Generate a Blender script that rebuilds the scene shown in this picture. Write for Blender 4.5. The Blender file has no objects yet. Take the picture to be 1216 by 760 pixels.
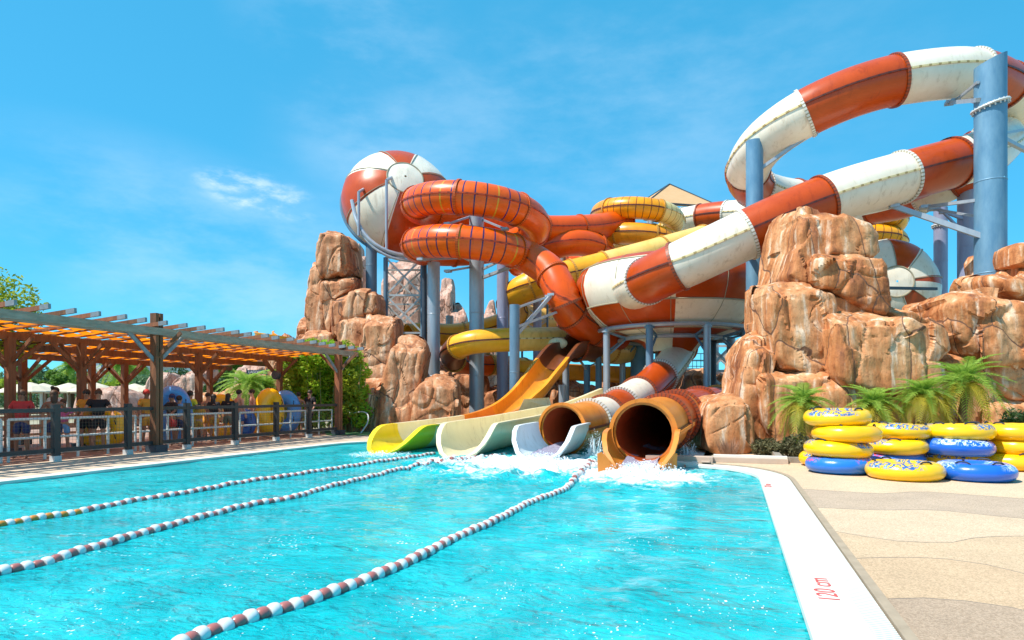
EXPO=0.68; SUNV=(-.62,-.26,1.05); SUNE=4.2; SKYS=.12; SKYT=(.40,.98,1.05); SKYB=(.35,3.3,5.6,1); CLOUDC=(4.5,5.6,6.6,1)
import bpy, bmesh, math, random
from mathutils import Vector, Matrix, noise
from math import sin, cos, pi, sqrt, atan2, radians
random.seed(7)
C = bpy.context.scene.collection
F = 760.0; H = 1.4; HZ = 472.0
TH = math.atan(262/760)
RV = Vector((cos(TH), sin(TH), 0)); FV = Vector((-sin(TH), cos(TH), 0)); UZ = Vector((0,0,1))
def at(px, py, D):                      # point seen at (px,py) of the photograph, D metres in front of the camera
    return Vector((0,0,H)) + RV*((px-608)/F*D) + FV*D + UZ*((HZ-py)/F*D)
def az(px, D, z):
    p = at(px, HZ, D); p.z = z; return p
def gr(px, py, z=0.0):
    return at(px, py, (H-z)*F/(py-HZ))
def onX(px, X, z=0.0):
    r = (px-608)/F; D = X/(r*cos(TH)-sin(TH))
    p = az(px, D, z); return p

# ---------------------------------------------------------------- materials
MATS = {}
def nodes(name):
    m = bpy.data.materials.new(name); m.use_nodes = True
    nt = m.node_tree; nt.nodes.clear()
    out = nt.nodes.new('ShaderNodeOutputMaterial'); b = nt.nodes.new('ShaderNodeBsdfPrincipled')
    nt.links.new(b.outputs[0], out.inputs[0])
    return m, nt, b
def N(nt, t, **kw):
    n = nt.nodes.new(t)
    for k, v in kw.items():
        if k.startswith('i_'):
            k = k[2:]; k = int(k) if k.isdigit() else k.replace('_', ' ')
            n.inputs[k].default_value = v
        else: setattr(n, k, v)
    return n
def ramp(nt, stops, interp='LINEAR'):
    r = nt.nodes.new('ShaderNodeValToRGB'); cr = r.color_ramp; cr.interpolation = interp
    while len(cr.elements) < len(stops): cr.elements.new(0.5)
    for e, (p, c) in zip(cr.elements, stops):
        e.position = p; e.color = (*c, 1) if len(c) == 3 else c
    return r
def coords(nt, scale=(1,1,1), kind='Object'):
    tc = N(nt, 'ShaderNodeTexCoord'); mp = N(nt, 'ShaderNodeMapping'); mp.inputs['Scale'].default_value = scale
    nt.links.new(tc.outputs[kind], mp.inputs[0]); return mp.outputs[0]
def simple(name, c1, c2=None, scale=3.0, rough=.5, bump=0.0, bscale=40.0, coat=0.0, metal=0.0, stretch=(1,1,1), spec=.5, trans=0.0, rvar=0.0):
    if name in MATS: return MATS[name]
    m, nt, b = nodes(name)
    c2 = c2 or tuple(x*.8 for x in c1)
    co = coords(nt, stretch)
    n = N(nt, 'ShaderNodeTexNoise'); n.inputs['Scale'].default_value = scale; n.inputs['Detail'].default_value = 6; n.inputs['Roughness'].default_value = .62
    nt.links.new(co, n.inputs['Vector'])
    r = ramp(nt, [(.32, c2), (.68, c1)]); nt.links.new(n.outputs[0], r.inputs[0]); nt.links.new(r.outputs[0], b.inputs['Base Color'])
    b.inputs['Roughness'].default_value = rough; b.inputs['Metallic'].default_value = metal
    b.inputs['Coat Weight'].default_value = coat; b.inputs['Coat Roughness'].default_value = .08; b.inputs['Specular IOR Level'].default_value = spec
    if rvar:
        mr = N(nt, 'ShaderNodeMapRange'); mr.inputs[3].default_value = rough; mr.inputs[4].default_value = min(1, rough+rvar)
        nt.links.new(n.outputs[0], mr.inputs[0]); nt.links.new(mr.outputs[0], b.inputs['Roughness'])
    if bump:
        n2 = N(nt, 'ShaderNodeTexNoise'); n2.inputs['Scale'].default_value = bscale; n2.inputs['Detail'].default_value = 5
        nt.links.new(co, n2.inputs['Vector'])
        bp = N(nt, 'ShaderNodeBump'); bp.inputs['Strength'].default_value = bump; bp.inputs['Distance'].default_value = .02
        nt.links.new(n2.outputs[0], bp.inputs['Height']); nt.links.new(bp.outputs[0], b.inputs['Normal'])
    if trans:
        tr = N(nt, 'ShaderNodeBsdfTranslucent'); nt.links.new(r.outputs[0], tr.inputs[0])
        mx = N(nt, 'ShaderNodeMixShader'); mx.inputs[0].default_value = trans
        nt.links.new(b.outputs[0], mx.inputs[1]); nt.links.new(tr.outputs[0], mx.inputs[2])
        out = [x for x in nt.nodes if x.type == 'OUTPUT_MATERIAL'][0]; nt.links.new(mx.outputs[0], out.inputs[0])
    MATS[name] = m; return m
def gel(name, c, c2=None, ribs=None):
    """glossy gel-coated fibreglass; ribs=(spacing, width, (colours)) paints thin rings round the tube (UV in metres)"""
    m = simple(name, c, c2 or tuple(x*.82 for x in c), scale=1.1, rough=.27, coat=.14, spec=.38, rvar=.15, bump=.04, bscale=3)
    nt = m.node_tree; b = [x for x in nt.nodes if x.type == 'BSDF_PRINCIPLED'][0]; src = b.inputs['Base Color'].links[0].from_socket   # weathering: faint drip stains and scuffs
    sn = N(nt, 'ShaderNodeTexNoise', i_Scale=2.6, i_Detail=9, i_Roughness=.72, i_Distortion=.4); nt.links.new(coords(nt, (1.6,1.6,.35)), sn.inputs['Vector'])
    sr_ = ramp(nt, [(.34, (.70,.65,.60)), (.45, (.97,.96,.94)), (.60, (1,1,1)), (.72, (1.0,.98,.95))]); nt.links.new(sn.outputs[0], sr_.inputs[0])
    mm = N(nt, 'ShaderNodeMix', data_type='RGBA', blend_type='MULTIPLY'); mm.inputs[0].default_value = .75; nt.links.new(src, mm.inputs[6]); nt.links.new(sr_.outputs[0], mm.inputs[7]); nt.links.new(mm.outputs[2], b.inputs['Base Color'])
    if ribs:
        nt = m.node_tree; b = [x for x in nt.nodes if x.type == 'BSDF_PRINCIPLED'][0]
        src = b.inputs['Base Color'].links[0].from_socket
        uv = N(nt, 'ShaderNodeTexCoord'); sp = N(nt, 'ShaderNodeSeparateXYZ'); nt.links.new(uv.outputs['UV'], sp.inputs[0])
        dv = N(nt, 'ShaderNodeMath', operation='DIVIDE'); dv.inputs[1].default_value = ribs[0]; nt.links.new(sp.outputs[0], dv.inputs[0])
        fr = N(nt, 'ShaderNodeMath', operation='FRACT'); nt.links.new(dv.outputs[0], fr.inputs[0])
        lt = N(nt, 'ShaderNodeMath', operation='LESS_THAN'); lt.inputs[1].default_value = ribs[1]/ribs[0]; nt.links.new(fr.outputs[0], lt.inputs[0])
        fl = N(nt, 'ShaderNodeMath', operation='FLOOR'); nt.links.new(dv.outputs[0], fl.inputs[0])
        ml = N(nt, 'ShaderNodeMath', operation='MULTIPLY'); ml.inputs[1].default_value = 1/len(ribs[2]); nt.links.new(fl.outputs[0], ml.inputs[0])
        f2 = N(nt, 'ShaderNodeMath', operation='FRACT'); nt.links.new(ml.outputs[0], f2.inputs[0])
        st = [(i/len(ribs[2]), cc) for i, cc in enumerate(ribs[2])]
        rr = ramp(nt, st, 'CONSTANT'); nt.links.new(f2.outputs[0], rr.inputs[0])
        mx = N(nt, 'ShaderNodeMix', data_type='RGBA'); nt.links.new(lt.outputs[0], mx.inputs[0]); nt.links.new(src, mx.inputs[6]); nt.links.new(rr.outputs[0], mx.inputs[7])
        nt.links.new(mx.outputs[2], b.inputs['Base Color'])
    return m
def dotted(name, c, dot, count=40, duty=.35, axis=1, rough=.4):
    """a strip with bolt heads along UV axis"""
    m, nt, b = nodes(name)
    uv = N(nt, 'ShaderNodeTexCoord'); sp = N(nt, 'ShaderNodeSeparateXYZ'); nt.links.new(uv.outputs['UV'], sp.inputs[0])
    ml = N(nt, 'ShaderNodeMath', operation='MULTIPLY'); ml.inputs[1].default_value = count; nt.links.new(sp.outputs[axis], ml.inputs[0])
    fr = N(nt, 'ShaderNodeMath', operation='FRACT'); nt.links.new(ml.outputs[0], fr.inputs[0])
    lt = N(nt, 'ShaderNodeMath', operation='LESS_THAN'); lt.inputs[1].default_value = duty; nt.links.new(fr.outputs[0], lt.inputs[0])
    mx = N(nt, 'ShaderNodeMix', data_type='RGBA'); mx.inputs[6].default_value = (*c, 1); mx.inputs[7].default_value = (*dot, 1)
    nt.links.new(lt.outputs[0], mx.inputs[0]); nt.links.new(mx.outputs[2], b.inputs['Base Color']); b.inputs['Roughness'].default_value = rough
    MATS[name] = m; return m

RED = gel('gel_red', (.54,.07,.003), (.44,.052,.002))
WHITE = gel('gel_white', (.88,.80,.67), (.82,.72,.57))
ORANGE = gel('gel_orange', (.82,.105,.001), (.70,.08,.001))
ORIB = gel('gel_orange_ribbed', (.84,.12,.001), (.72,.09,.001), ribs=(.40,.05,((.03,.015,.10),(.06,.02,.05),(.60,.30,.02),(.03,.015,.12),(.04,.06,.06))))
YELLOW = gel('gel_yellow', (.92,.46,.02), (.84,.36,.015))
YRIB = gel('gel_yellow_ribbed', (.93,.38,.005), (.86,.30,.004), ribs=(.34,.04,((.22,.05,.01),(.28,.09,.01))))
YCRIB = gel('gel_straw_ribbed', (.85,.66,.30), (.8,.58,.2), ribs=(.34,.04,((.45,.2,.02),(.35,.2,.05))))
AMBER = gel('gel_amber', (.85,.34,.02), (.72,.25,.012))
STRAW = gel('gel_straw', (.90,.60,.18), (.84,.50,.11))
CREAM = gel('gel_cream', (.90,.79,.50), (.84,.71,.42))
LEMON = gel('gel_lemon', (.93,.70,.005), (.86,.60,.004))
BROWN = gel('gel_brown', (.20,.06,.02), (.13,.04,.015))
PALEW = gel('gel_pale_white', (.78,.84,.86), (.70,.78,.80))
MOUTHO = gel('gel_mouth_orange', (.80,.28,.04), (.7,.2,.02))
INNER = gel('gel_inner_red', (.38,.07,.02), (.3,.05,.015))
FLR = dotted('flange_red', (.34,.06,.015), (.16,.04,.02), 46)
FLW = dotted('flange_white', (.70,.68,.62), (.35,.30,.2), 46)
FLY = dotted('flange_yellow', (.60,.30,.04), (.4,.18,.03), 40)
SEAMW = dotted('seam_cream', (.72,.58,.30), (.38,.27,.1), 3.2, .3, 0)
SEAMO = dotted('seam_orange', (.42,.05,.003), (.25,.03,.003), 3.2, .3, 0)
FLO = dotted('flange_orange', (.55,.09,.006), (.35,.05,.005), 46)
SEAMR = dotted('seam_dark', (.13,.025,.01), (.08,.02,.01), 3.2, .3, 0)
STEEL = simple('galvanised_steel', (.42,.46,.50), (.33,.37,.43), scale=5, rough=.42, metal=.35, bump=.05, stretch=(1,1,.3))
STEELB = simple('blue_grey_steel', (.16,.27,.37), (.10,.19,.28), scale=2.5, rough=.45, metal=.2, bump=.05, stretch=(1,1,.3), rvar=.2)
STEELN = simple('worn_blue_steel', (.17,.33,.46), (.08,.21,.34), scale=1.6, rough=.42, metal=.15, bump=.08, stretch=(1.5,1.5,.5), rvar=.2)
STEELV = simple('violet_grey_steel', (.34,.36,.50), (.25,.27,.40), scale=3, rough=.45, metal=.2, stretch=(1,1,.3))
DSTEEL = simple('dark_steel', (.05,.07,.09), (.03,.04,.06), rough=.5)
WSTEEL = simple('pale_steel', (.62,.64,.64), (.5,.52,.52), rough=.45, metal=.1)

def rock_mat(name, dark, mid, light, streak):
    m, nt, b = nodes(name)
    tc = N(nt, 'ShaderNodeTexCoord')
    mp = N(nt, 'ShaderNodeMapping'); mp.inputs['Scale'].default_value = (1, 1, .12); nt.links.new(tc.outputs['Object'], mp.inputs[0])
    n1 = N(nt, 'ShaderNodeTexNoise', i_Scale=2.2, i_Detail=8, i_Roughness=.62); nt.links.new(mp.outputs[0], n1.inputs['Vector'])
    r1 = ramp(nt, [(.30, dark), (.45, mid), (.58, tuple((a+c)/2 for a, c in zip(mid, light))), (.72, light)]); nt.links.new(n1.outputs[0], r1.inputs[0])
    n2 = N(nt, 'ShaderNodeTexNoise', i_Scale=4.5, i_Detail=6, i_Roughness=.6); nt.links.new(mp.outputs[0], n2.inputs['Vector'])
    r2 = ramp(nt, [(.55, (0,0,0)), (.68, (.8,.8,.8))]); nt.links.new(n2.outputs[0], r2.inputs[0])
    mx = N(nt, 'ShaderNodeMix', data_type='RGBA'); nt.links.new(r2.outputs[0], mx.inputs[0]); nt.links.new(r1.outputs[0], mx.inputs[6]); mx.inputs[7].default_value = (*streak, 1)
    n3 = N(nt, 'ShaderNodeTexNoise', i_Scale=9, i_Detail=8, i_Roughness=.7); nt.links.new(tc.outputs['Object'], n3.inputs['Vector'])
    r3 = ramp(nt, [(.33, (.35,.28,.25)), (.5, (1,1,1))]); nt.links.new(n3.outputs[0], r3.inputs[0])
    m2 = N(nt, 'ShaderNodeMix', data_type='RGBA', blend_type='MULTIPLY'); m2.inputs[0].default_value = .6
    nt.links.new(mx.outputs[2], m2.inputs[6]); nt.links.new(r3.outputs[0], m2.inputs[7]); nt.links.new(m2.outputs[2], b.inputs['Base Color'])
    b.inputs['Roughness'].default_value = .75
    dn = N(nt, 'ShaderNodeTexNoise', i_Scale=1.2, i_Detail=5); nt.links.new(tc.outputs['Object'], dn.inputs['Vector'])
    dm = N(nt, 'ShaderNodeMix', data_type='VECTOR'); dm.inputs[0].default_value = .13; mpc = N(nt, 'ShaderNodeMapping'); mpc.inputs['Scale'].default_value = (.55,.55,.26); nt.links.new(tc.outputs['Object'], mpc.inputs[0])
    nt.links.new(mpc.outputs[0], dm.inputs[4]); nt.links.new(dn.outputs['Color'], dm.inputs[5])
    vo = N(nt, 'ShaderNodeTexVoronoi', feature='DISTANCE_TO_EDGE', i_Scale=1.15); nt.links.new(dm.outputs[1], vo.inputs['Vector'])
    cr = N(nt, 'ShaderNodeMapRange'); cr.inputs[1].default_value = .004; cr.inputs[2].default_value = .009; nt.links.new(vo.outputs['Distance'], cr.inputs[0])
    m3 = N(nt, 'ShaderNodeMix', data_type='RGBA'); m3.inputs[6].default_value = (.17,.075,.04,1); nt.links.new(cr.outputs[0], m3.inputs[0]); nt.links.new(m2.outputs[2], m3.inputs[7]); nt.links.new(m3.outputs[2], b.inputs['Base Color'])
    bc = N(nt, 'ShaderNodeBump', i_Strength=.8, i_Distance=.05); cw = N(nt, 'ShaderNodeMapRange'); cw.inputs[1].default_value = 0; cw.inputs[2].default_value = .06; nt.links.new(vo.outputs['Distance'], cw.inputs[0]); nt.links.new(cw.outputs[0], bc.inputs['Height'])
    n4 = N(nt, 'ShaderNodeTexNoise', i_Scale=3.2, i_Detail=10, i_Roughness=.7)
    mp4 = N(nt, 'ShaderNodeMapping'); mp4.inputs['Scale'].default_value = (1,1,.5); nt.links.new(tc.outputs['Object'], mp4.inputs[0]); nt.links.new(mp4.outputs[0], n4.inputs['Vector'])
    bp = N(nt, 'ShaderNodeBump', i_Strength=.7, i_Distance=.09); nt.links.new(n4.outputs[0], bp.inputs['Height']); nt.links.new(bc.outputs[0], bp.inputs['Normal']); nt.links.new(bp.outputs[0], b.inputs['Normal'])
    return m
ROCK = rock_mat('rock_orange', (.20,.06,.022), (.52,.185,.055), (.72,.42,.21), (.82,.67,.51))
ROCKL = rock_mat('rock_brown', (.20,.06,.022), (.50,.19,.07), (.70,.40,.22), (.74,.54,.38))
ROCKP = rock_mat('rock_pale', (.36,.17,.12), (.50,.28,.20), (.62,.42,.33), (.66,.54,.46))

# ---------------------------------------------------------------- mesh builder
class MB:
    def __init__(s): s.v = []; s.f = []; s.m = []; s.uv = {}
    def add(s, vs, fs, m=0, uvs=None):
        o = len(s.v); s.v += [Vector(v) for v in vs]
        for i, f in enumerate(fs):
            if uvs: s.uv[len(s.f)] = uvs[i]
            s.f.append([o+k for k in f]); s.m.append(m)
    def box(s, c, size, R=None, m=0):
        c = Vector(c); hx, hy, hz = [x/2 for x in size]
        vs = [Vector((x*hx, y*hy, z*hz)) for z in (-1,1) for y in (-1,1) for x in (-1,1)]
        if R is not None: vs = [R @ v for v in vs]
        s.add([c+v for v in vs], [(0,2,3,1),(4,5,7,6),(0,1,5,4),(2,6,7,3),(0,4,6,2),(1,3,7,5)], m)
    def beam(s, a, b, w, h, m=0, up=UZ):
        a = Vector(a); b = Vector(b); t = (b-a).normalized()
        if abs(t.dot(up)) > .98: up = Vector((1,0,0))
        sx = t.cross(up).normalized(); u = sx.cross(t)
        vs = [p + sx*x*w/2 + u*y*h/2 for p in (a, b) for y in (-1,1) for x in (-1,1)]
        s.add(vs, [(0,1,3,2),(4,6,7,5),(0,4,5,1),(2,3,7,6),(0,2,6,4),(1,5,7,3)], m)
    def cyl(s, a, b, r0, r1=None, n=16, m=0, caps=True):
        r1 = r0 if r1 is None else r1
        a = Vector(a); b = Vector(b); t = (b-a).normalized()
        up = UZ if abs(t.z) < .95 else Vector((1,0,0))
        x = t.cross(up).normalized(); y = x.cross(t)
        vs = []; 
        for p, r in ((a, r0), (b, r1)):
            for i in range(n):
                q = 2*pi*i/n; vs.append(p + x*cos(q)*r + y*sin(q)*r)
        fs = [(i, (i+1) % n, n+(i+1) % n, n+i) for i in range(n)]
        if caps: fs += [tuple(range(n-1, -1, -1)), tuple(range(n, 2*n))]
        s.add(vs, fs, m)
    def pipe(s, pts, r, n=8, m=0):
        fr = frames(pts); ring = []
        vs = []; L = len(pts)
        for k, (p, t, sx, u) in enumerate(fr):
            rr = r[k] if isinstance(r, (list, tuple)) else r
            for i in range(n):
                q = 2*pi*i/n; vs.append(p + sx*cos(q)*rr + u*sin(q)*rr)
        fs = []
        for k in range(L-1):
            for i in range(n):
                fs.append((k*n+i, k*n+(i+1) % n, (k+1)*n+(i+1) % n, (k+1)*n+i))
        fs += [tuple(range(n-1, -1, -1)), tuple(range((L-1)*n, L*n))]
        s.add(vs, fs, m)
    def ball(s, c, r, n=10, k=7, m=0, R=None):
        c = Vector(c); r = Vector(r) if not isinstance(r, (int, float)) else Vector((r,r,r))
        vs = []
        for j in range(k+1):
            a = pi*j/k
            for i in range(n):
                q = 2*pi*i/n; v = Vector((sin(a)*cos(q)*r.x, sin(a)*sin(q)*r.y, cos(a)*r.z))
                if R is not None: v = R @ v
                vs.append(c+v)
        fs = []
        for j in range(k):
            for i in range(n):
                a, b, cc, d = j*n+i, (j+1)*n+i, (j+1)*n+(i+1) % n, j*n+(i+1) % n
                if j == 0: fs.append((a, b, cc))
                elif j == k-1: fs.append((a, b, d))
                else: fs.append((a, b, cc, d))
        s.add(vs, fs, m)
    def revolve(s, prof, c, n=48, mf=None, R=None):
        """prof: list of (r,z); mf(i,j) -> material index"""
        c = Vector(c); o = len(s.v)
        for (r, z) in prof:
            for i in range(n):
                q = 2*pi*i/n; v = Vector((cos(q)*r, sin(q)*r, z))
                if R is not None: v = R @ v
                s.v.append(c+v)
        for j in range(len(prof)-1):
            for i in range(n):
                s.f.append([o+j*n+i, o+j*n+(i+1) % n, o+(j+1)*n+(i+1) % n, o+(j+1)*n+i]); s.m.append(mf(i, j) if mf else 0)
    def torus(s, c, R0, r, rz=None, n=40, k=14, m=0, R=None, mf=None):
        rz = rz or r; c = Vector(c); o = len(s.v)
        for i in range(n):
            q = 2*pi*i/n
            for j in range(k):
                a = 2*pi*j/k; rad = R0 + r*cos(a); v = Vector((cos(q)*rad, sin(q)*rad, rz*sin(a)))
                if R is not None: v = R @ v
                s.v.append(c+v)
        for i in range(n):
            for j in range(k):
                s.f.append([o+i*k+j, o+((i+1) % n)*k+j, o+((i+1) % n)*k+(j+1) % k, o+i*k+(j+1) % k]); s.m.append(mf(i, j) if mf else m)
    def build(s, name, mats, parent=None, origin=None, smooth=True, ang=38):
        if not isinstance(mats, (list, tuple)): mats = [mats]
        if parent is not None: org = root_loc(parent)
        else: org = Vector(origin) if origin is not None else Vector((0,0,0))
        me = bpy.data.meshes.new(name)
        me.from_pydata([tuple(v-org) for v in s.v], [], s.f)
        for m in mats: me.materials.append(m)
        me.polygons.foreach_set('material_index', s.m)
        if s.uv:
            ul = me.uv_layers.new(name='UVMap')
            for p in me.polygons:
                u = s.uv.get(p.index)
                if u:
                    for li, c in zip(p.loop_indices, u): ul.data[li].uv = c
        me.validate(); me.update()
        if smooth:
            me.shade_smooth(); 
            try: me.set_sharp_from_angle(angle=radians(ang))
            except Exception: pass
        o = bpy.data.objects.new(name, me); C.objects.link(o)
        if parent is not None: o.parent = parent
        else: o.location = org
        return o
LOC = {}
def root_loc(o):
    while o.parent: o = o.parent
    return LOC.get(o.name, Vector(o.location))
def tag(o, label, cat, group=None, kind=None):
    if label: o['label'] = label
    if cat: o['category'] = cat
    if group: o['group'] = group
    if kind: o['kind'] = kind
    return o
def thing(name, label, cat, loc=(0,0,0), group=None):
    o = bpy.data.objects.new(name, None); C.objects.link(o); o.location = loc; o.empty_display_size = .2
    return tag(o, label, cat, group)
def copy_tree(o, parent=None):
    c = o.copy(); C.objects.link(c); c.parent = parent
    for ch in list(o.children): copy_tree(ch, c)
    return c
def struct(mb, name, mats, **kw):
    o = mb.build(name, mats, **kw); o['kind'] = 'structure'; return o
def spline(P, step=.35):
    P = [Vector(p) for p in P]; Q = [P[0]*2-P[1]] + P + [P[-1]*2-P[-2]]; out = []
    for i in range(1, len(Q)-2):
        a, b, c, d = Q[i-1:i+3]; n = max(2, int((c-b).length/step))
        for k in range(n):
            t = k/n
            out.append(.5*((2*b) + (c-a)*t + (2*a-5*b+4*c-d)*t*t + (3*b-a-3*c+d)*t**3))
    out.append(P[-1]); return out
def resample(pts, step):
    L = [0]
    for a, b in zip(pts, pts[1:]): L.append(L[-1]+(b-a).length)
    n = max(2, round(L[-1]/step)); out = []; j = 0
    for k in range(n+1):
        s = L[-1]*k/n
        while j < len(L)-2 and L[j+1] < s: j += 1
        t = (s-L[j])/max(1e-9, L[j+1]-L[j]); out.append(pts[j].lerp(pts[j+1], min(1, t)))
    return out
def frames(pts):
    fr = []; ls = None
    for i, p in enumerate(pts):
        t = (Vector(pts[min(i+1, len(pts)-1)])-Vector(pts[max(i-1, 0)])).normalized()
        sx = t.cross(UZ)
        if sx.length < .15 and ls is not None: sx = ls - t*ls.dot(t)
        if sx.length < 1e-4: sx = Vector((1,0,0))
        sx.normalize()
        if ls is not None and sx.dot(ls) < 0 and abs(t.z) > .9: sx = -sx
        ls = sx; fr.append((Vector(p), t, sx, sx.cross(t).normalized()))
    return fr
def sweep_profile(mb, fr, prof_fn, m=0, closed=True, u0=0.0, caps=True):
    """prof_fn(k)-> list of (x,y)"""
    vs = []; n = None; us = [u0]
    for k, (p, t, sx, u) in enumerate(fr):
        pr = prof_fn(k); n = len(pr); vs += [p + sx*x + u*y for x, y in pr]
        if k: us.append(us[-1] + (p-fr[k-1][0]).length)
    fs = []; uv = []; cnt = n if closed else n-1
    for k in range(len(fr)-1):
        for i in range(cnt):
            j = (i+1) % n
            fs.append((k*n+i, (k+1)*n+i, (k+1)*n+j, k*n+j)); uv.append([(us[k], i/n), (us[k+1], i/n), (us[k+1], (i+1)/n), (us[k], (i+1)/n)])
    mb.add(vs, fs, m, uv)
    return us[-1]
def circ(r, n=28, a0=0.0, a1=2*pi, cx=0, cy=0):
    return [(cx+r*cos(a0+(a1-a0)*i/n), cy+r*sin(a0+(a1-a0)*i/n)) for i in range(n)]

def tube(root, ctrl, r, secs, part='tube_section', wall=.05, seam=True, step=.4, n=28, inner=None, fl=.055, cuts=None):
    """ctrl: world points; secs: list of (length, outer material, flange material, seam material); last repeats to the end"""
    pts = resample(spline(ctrl), step); fr = frames(pts)
    cum = [0]
    for a, b in zip(pts, pts[1:]): cum.append(cum[-1]+(b-a).length)
    if cuts:      # section joints at the path points nearest to the given places
        ks = [0]
        for c_ in cuts:
            lo = ks[-1]+2; ks.append(min(range(lo, min(len(pts), lo+60)), key=lambda k: (pts[k]-c_).length) if lo < len(pts)-2 else len(pts)-2)
        Ls = [cum[b]-cum[a] for a, b in zip(ks, ks[1:])]+[999]; secs = [(Ls[q],)+tuple(secs[q % len(secs)][1:]) for q in range(len(Ls))]
    total = cum[-1]; s = 0; i = 0; k0 = 0; first = True; out = []
    while k0 < len(pts)-1:
        L, mo, mf, ms = secs[i % len(secs)]; i += 1; s += L
        k1 = min((k for k in range(len(cum)) if cum[k] >= s-step/2), default=len(pts)-1)
        k1 = max(k1, k0+1)
        if len(pts)-1-k1 < 2: k1 = len(pts)-1
        seg = fr[k0:k1+1]; mb = MB()
        sweep_profile(mb, seg, lambda k: circ(r, n), 0, u0=cum[k0])
        sweep_profile(mb, seg, lambda k: circ(r-wall, n)[::-1], 1, u0=cum[k0])
        for e in (0, -1):
            p, t, sx, u = seg[e]; A = [p+sx*x+u*y for x, y in circ(r, n)]; B = [p+sx*x+u*y for x, y in circ(r-wall, n)]
            mb.add(A+B, [(q, (q+1) % n, n+(q+1) % n, n+q) for q in range(n)], 0)
        sec = mb.build(part, [mo, inner or mo], root)
        if seam:
            for sg in (1, -1):
                mb = MB(); sweep_profile(mb, seg, lambda k, sg=sg: [(sg*(r-.01), -.03), (sg*(r+.035), -.03), (sg*(r+.035), .03), (sg*(r-.01), .03)][::sg], 0, u0=cum[k0])
                mb.build('seam', ms, sec)
        if mf is not None:
            p, t, sx, u = seg[0]; mb = MB(); w = .05
            for (ra, rb, off0, off1) in ((r+fl, r+fl, -w, w),):
                vs = []; uvs = []; fs = []
                prof = [(r+.002, -w), (r+fl, -w), (r+fl, w), (r+.002, w)]
                for q in range(n*2):
                    a = pi*q/n
                    for (rr, o) in prof: vs.append(p + t*o + sx*cos(a)*rr + u*sin(a)*rr)
                for q in range(n*2):
                    for j in range(3):
                        q2 = (q+1) % (2*n)
                        fs.append((q*4+j, q*4+j+1, q2*4+j+1, q2*4+j)); v0 = q/(2*n); v1 = (q+1)/(2*n)
                        uvs.append([(0, v0), (0, v0), (0, v1), (0, v1)])
                mb.add(vs, fs, 0, uvs)
            mb.build('flange', mf, sec)
        out.append(sec); k0 = k1; first = False
    return pts, out

def flume(root, ctrl, w, h, secs, mouth=1.0, part='flume_section', th=.06, lipm=None, end_mouth=False, step=.2, lip=.1, mlow=.12):
    pts = resample(spline(ctrl), step); fr = frames(pts)
    cum = [0]
    for a, b in zip(pts, pts[1:]): cum.append(cum[-1]+(b-a).length)
    def prof(kk):
        d = cum[kk]; f = 1.0
        if mouth and d < mouth: f = mlow + (1-mlow)*sin(min(1, d/mouth)*pi/2)**.8
        n = 18; O = []; I = []
        for i in range(n+1):
            a = -pi/2 + (i/n*2-1)*pi/2*f
            O.append((w/2*cos(a)*1.0, h*(1+sin(a)))); I.append(((w/2-th)*cos(a), h + (h-th)*sin(a)))
        a, b = O[0], O[-1]
        Lp = [(a[0]-lip, a[1]), (a[0]-lip, a[1]+.05), (I[0][0], a[1]+.05)]; Rp = [(b[0]+lip, b[1]), (b[0]+lip, b[1]+.05)]
        # outer from left lip under to right lip, then inner back
        return [Lp[0]] + O + Rp + [(I[-1][0], b[1]+.05)] + I[::-1] + [Lp[2], Lp[1]]
    s = 0; k0 = 0; i = 0; res = []
    while k0 < len(pts)-1:
        L, mo = secs[min(i, len(secs)-1)]; i += 1; s += L
        k1 = min((k for k in range(len(cum)) if cum[k] >= s), default=len(pts)-1); k1 = max(k1, k0+1)
        mb = MB(); seg = fr[k0:k1+1]
        sweep_profile(mb, seg, lambda k, k0=k0: prof(k0+k)[::-1], 0)
        for e in (0, -1):
            p, t, sx, u = seg[e]; pr = prof(k0 if e == 0 else k1); n = 19
            m_ = len(pr); A = [p+sx*x+u*y for x, y in pr]
            # cap as quads between outer and inner arcs
            o0 = 1; i0 = 1+n+3
            fs = [(o0+q, o0+q+1, i0+n-1-(q+1), i0+n-1-q) for q in range(n-1)]
            mb.add(A, fs, 0)
        res.append(mb.build(part, mo, root, ang=50)); k0 = k1
    return pts, res
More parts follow.
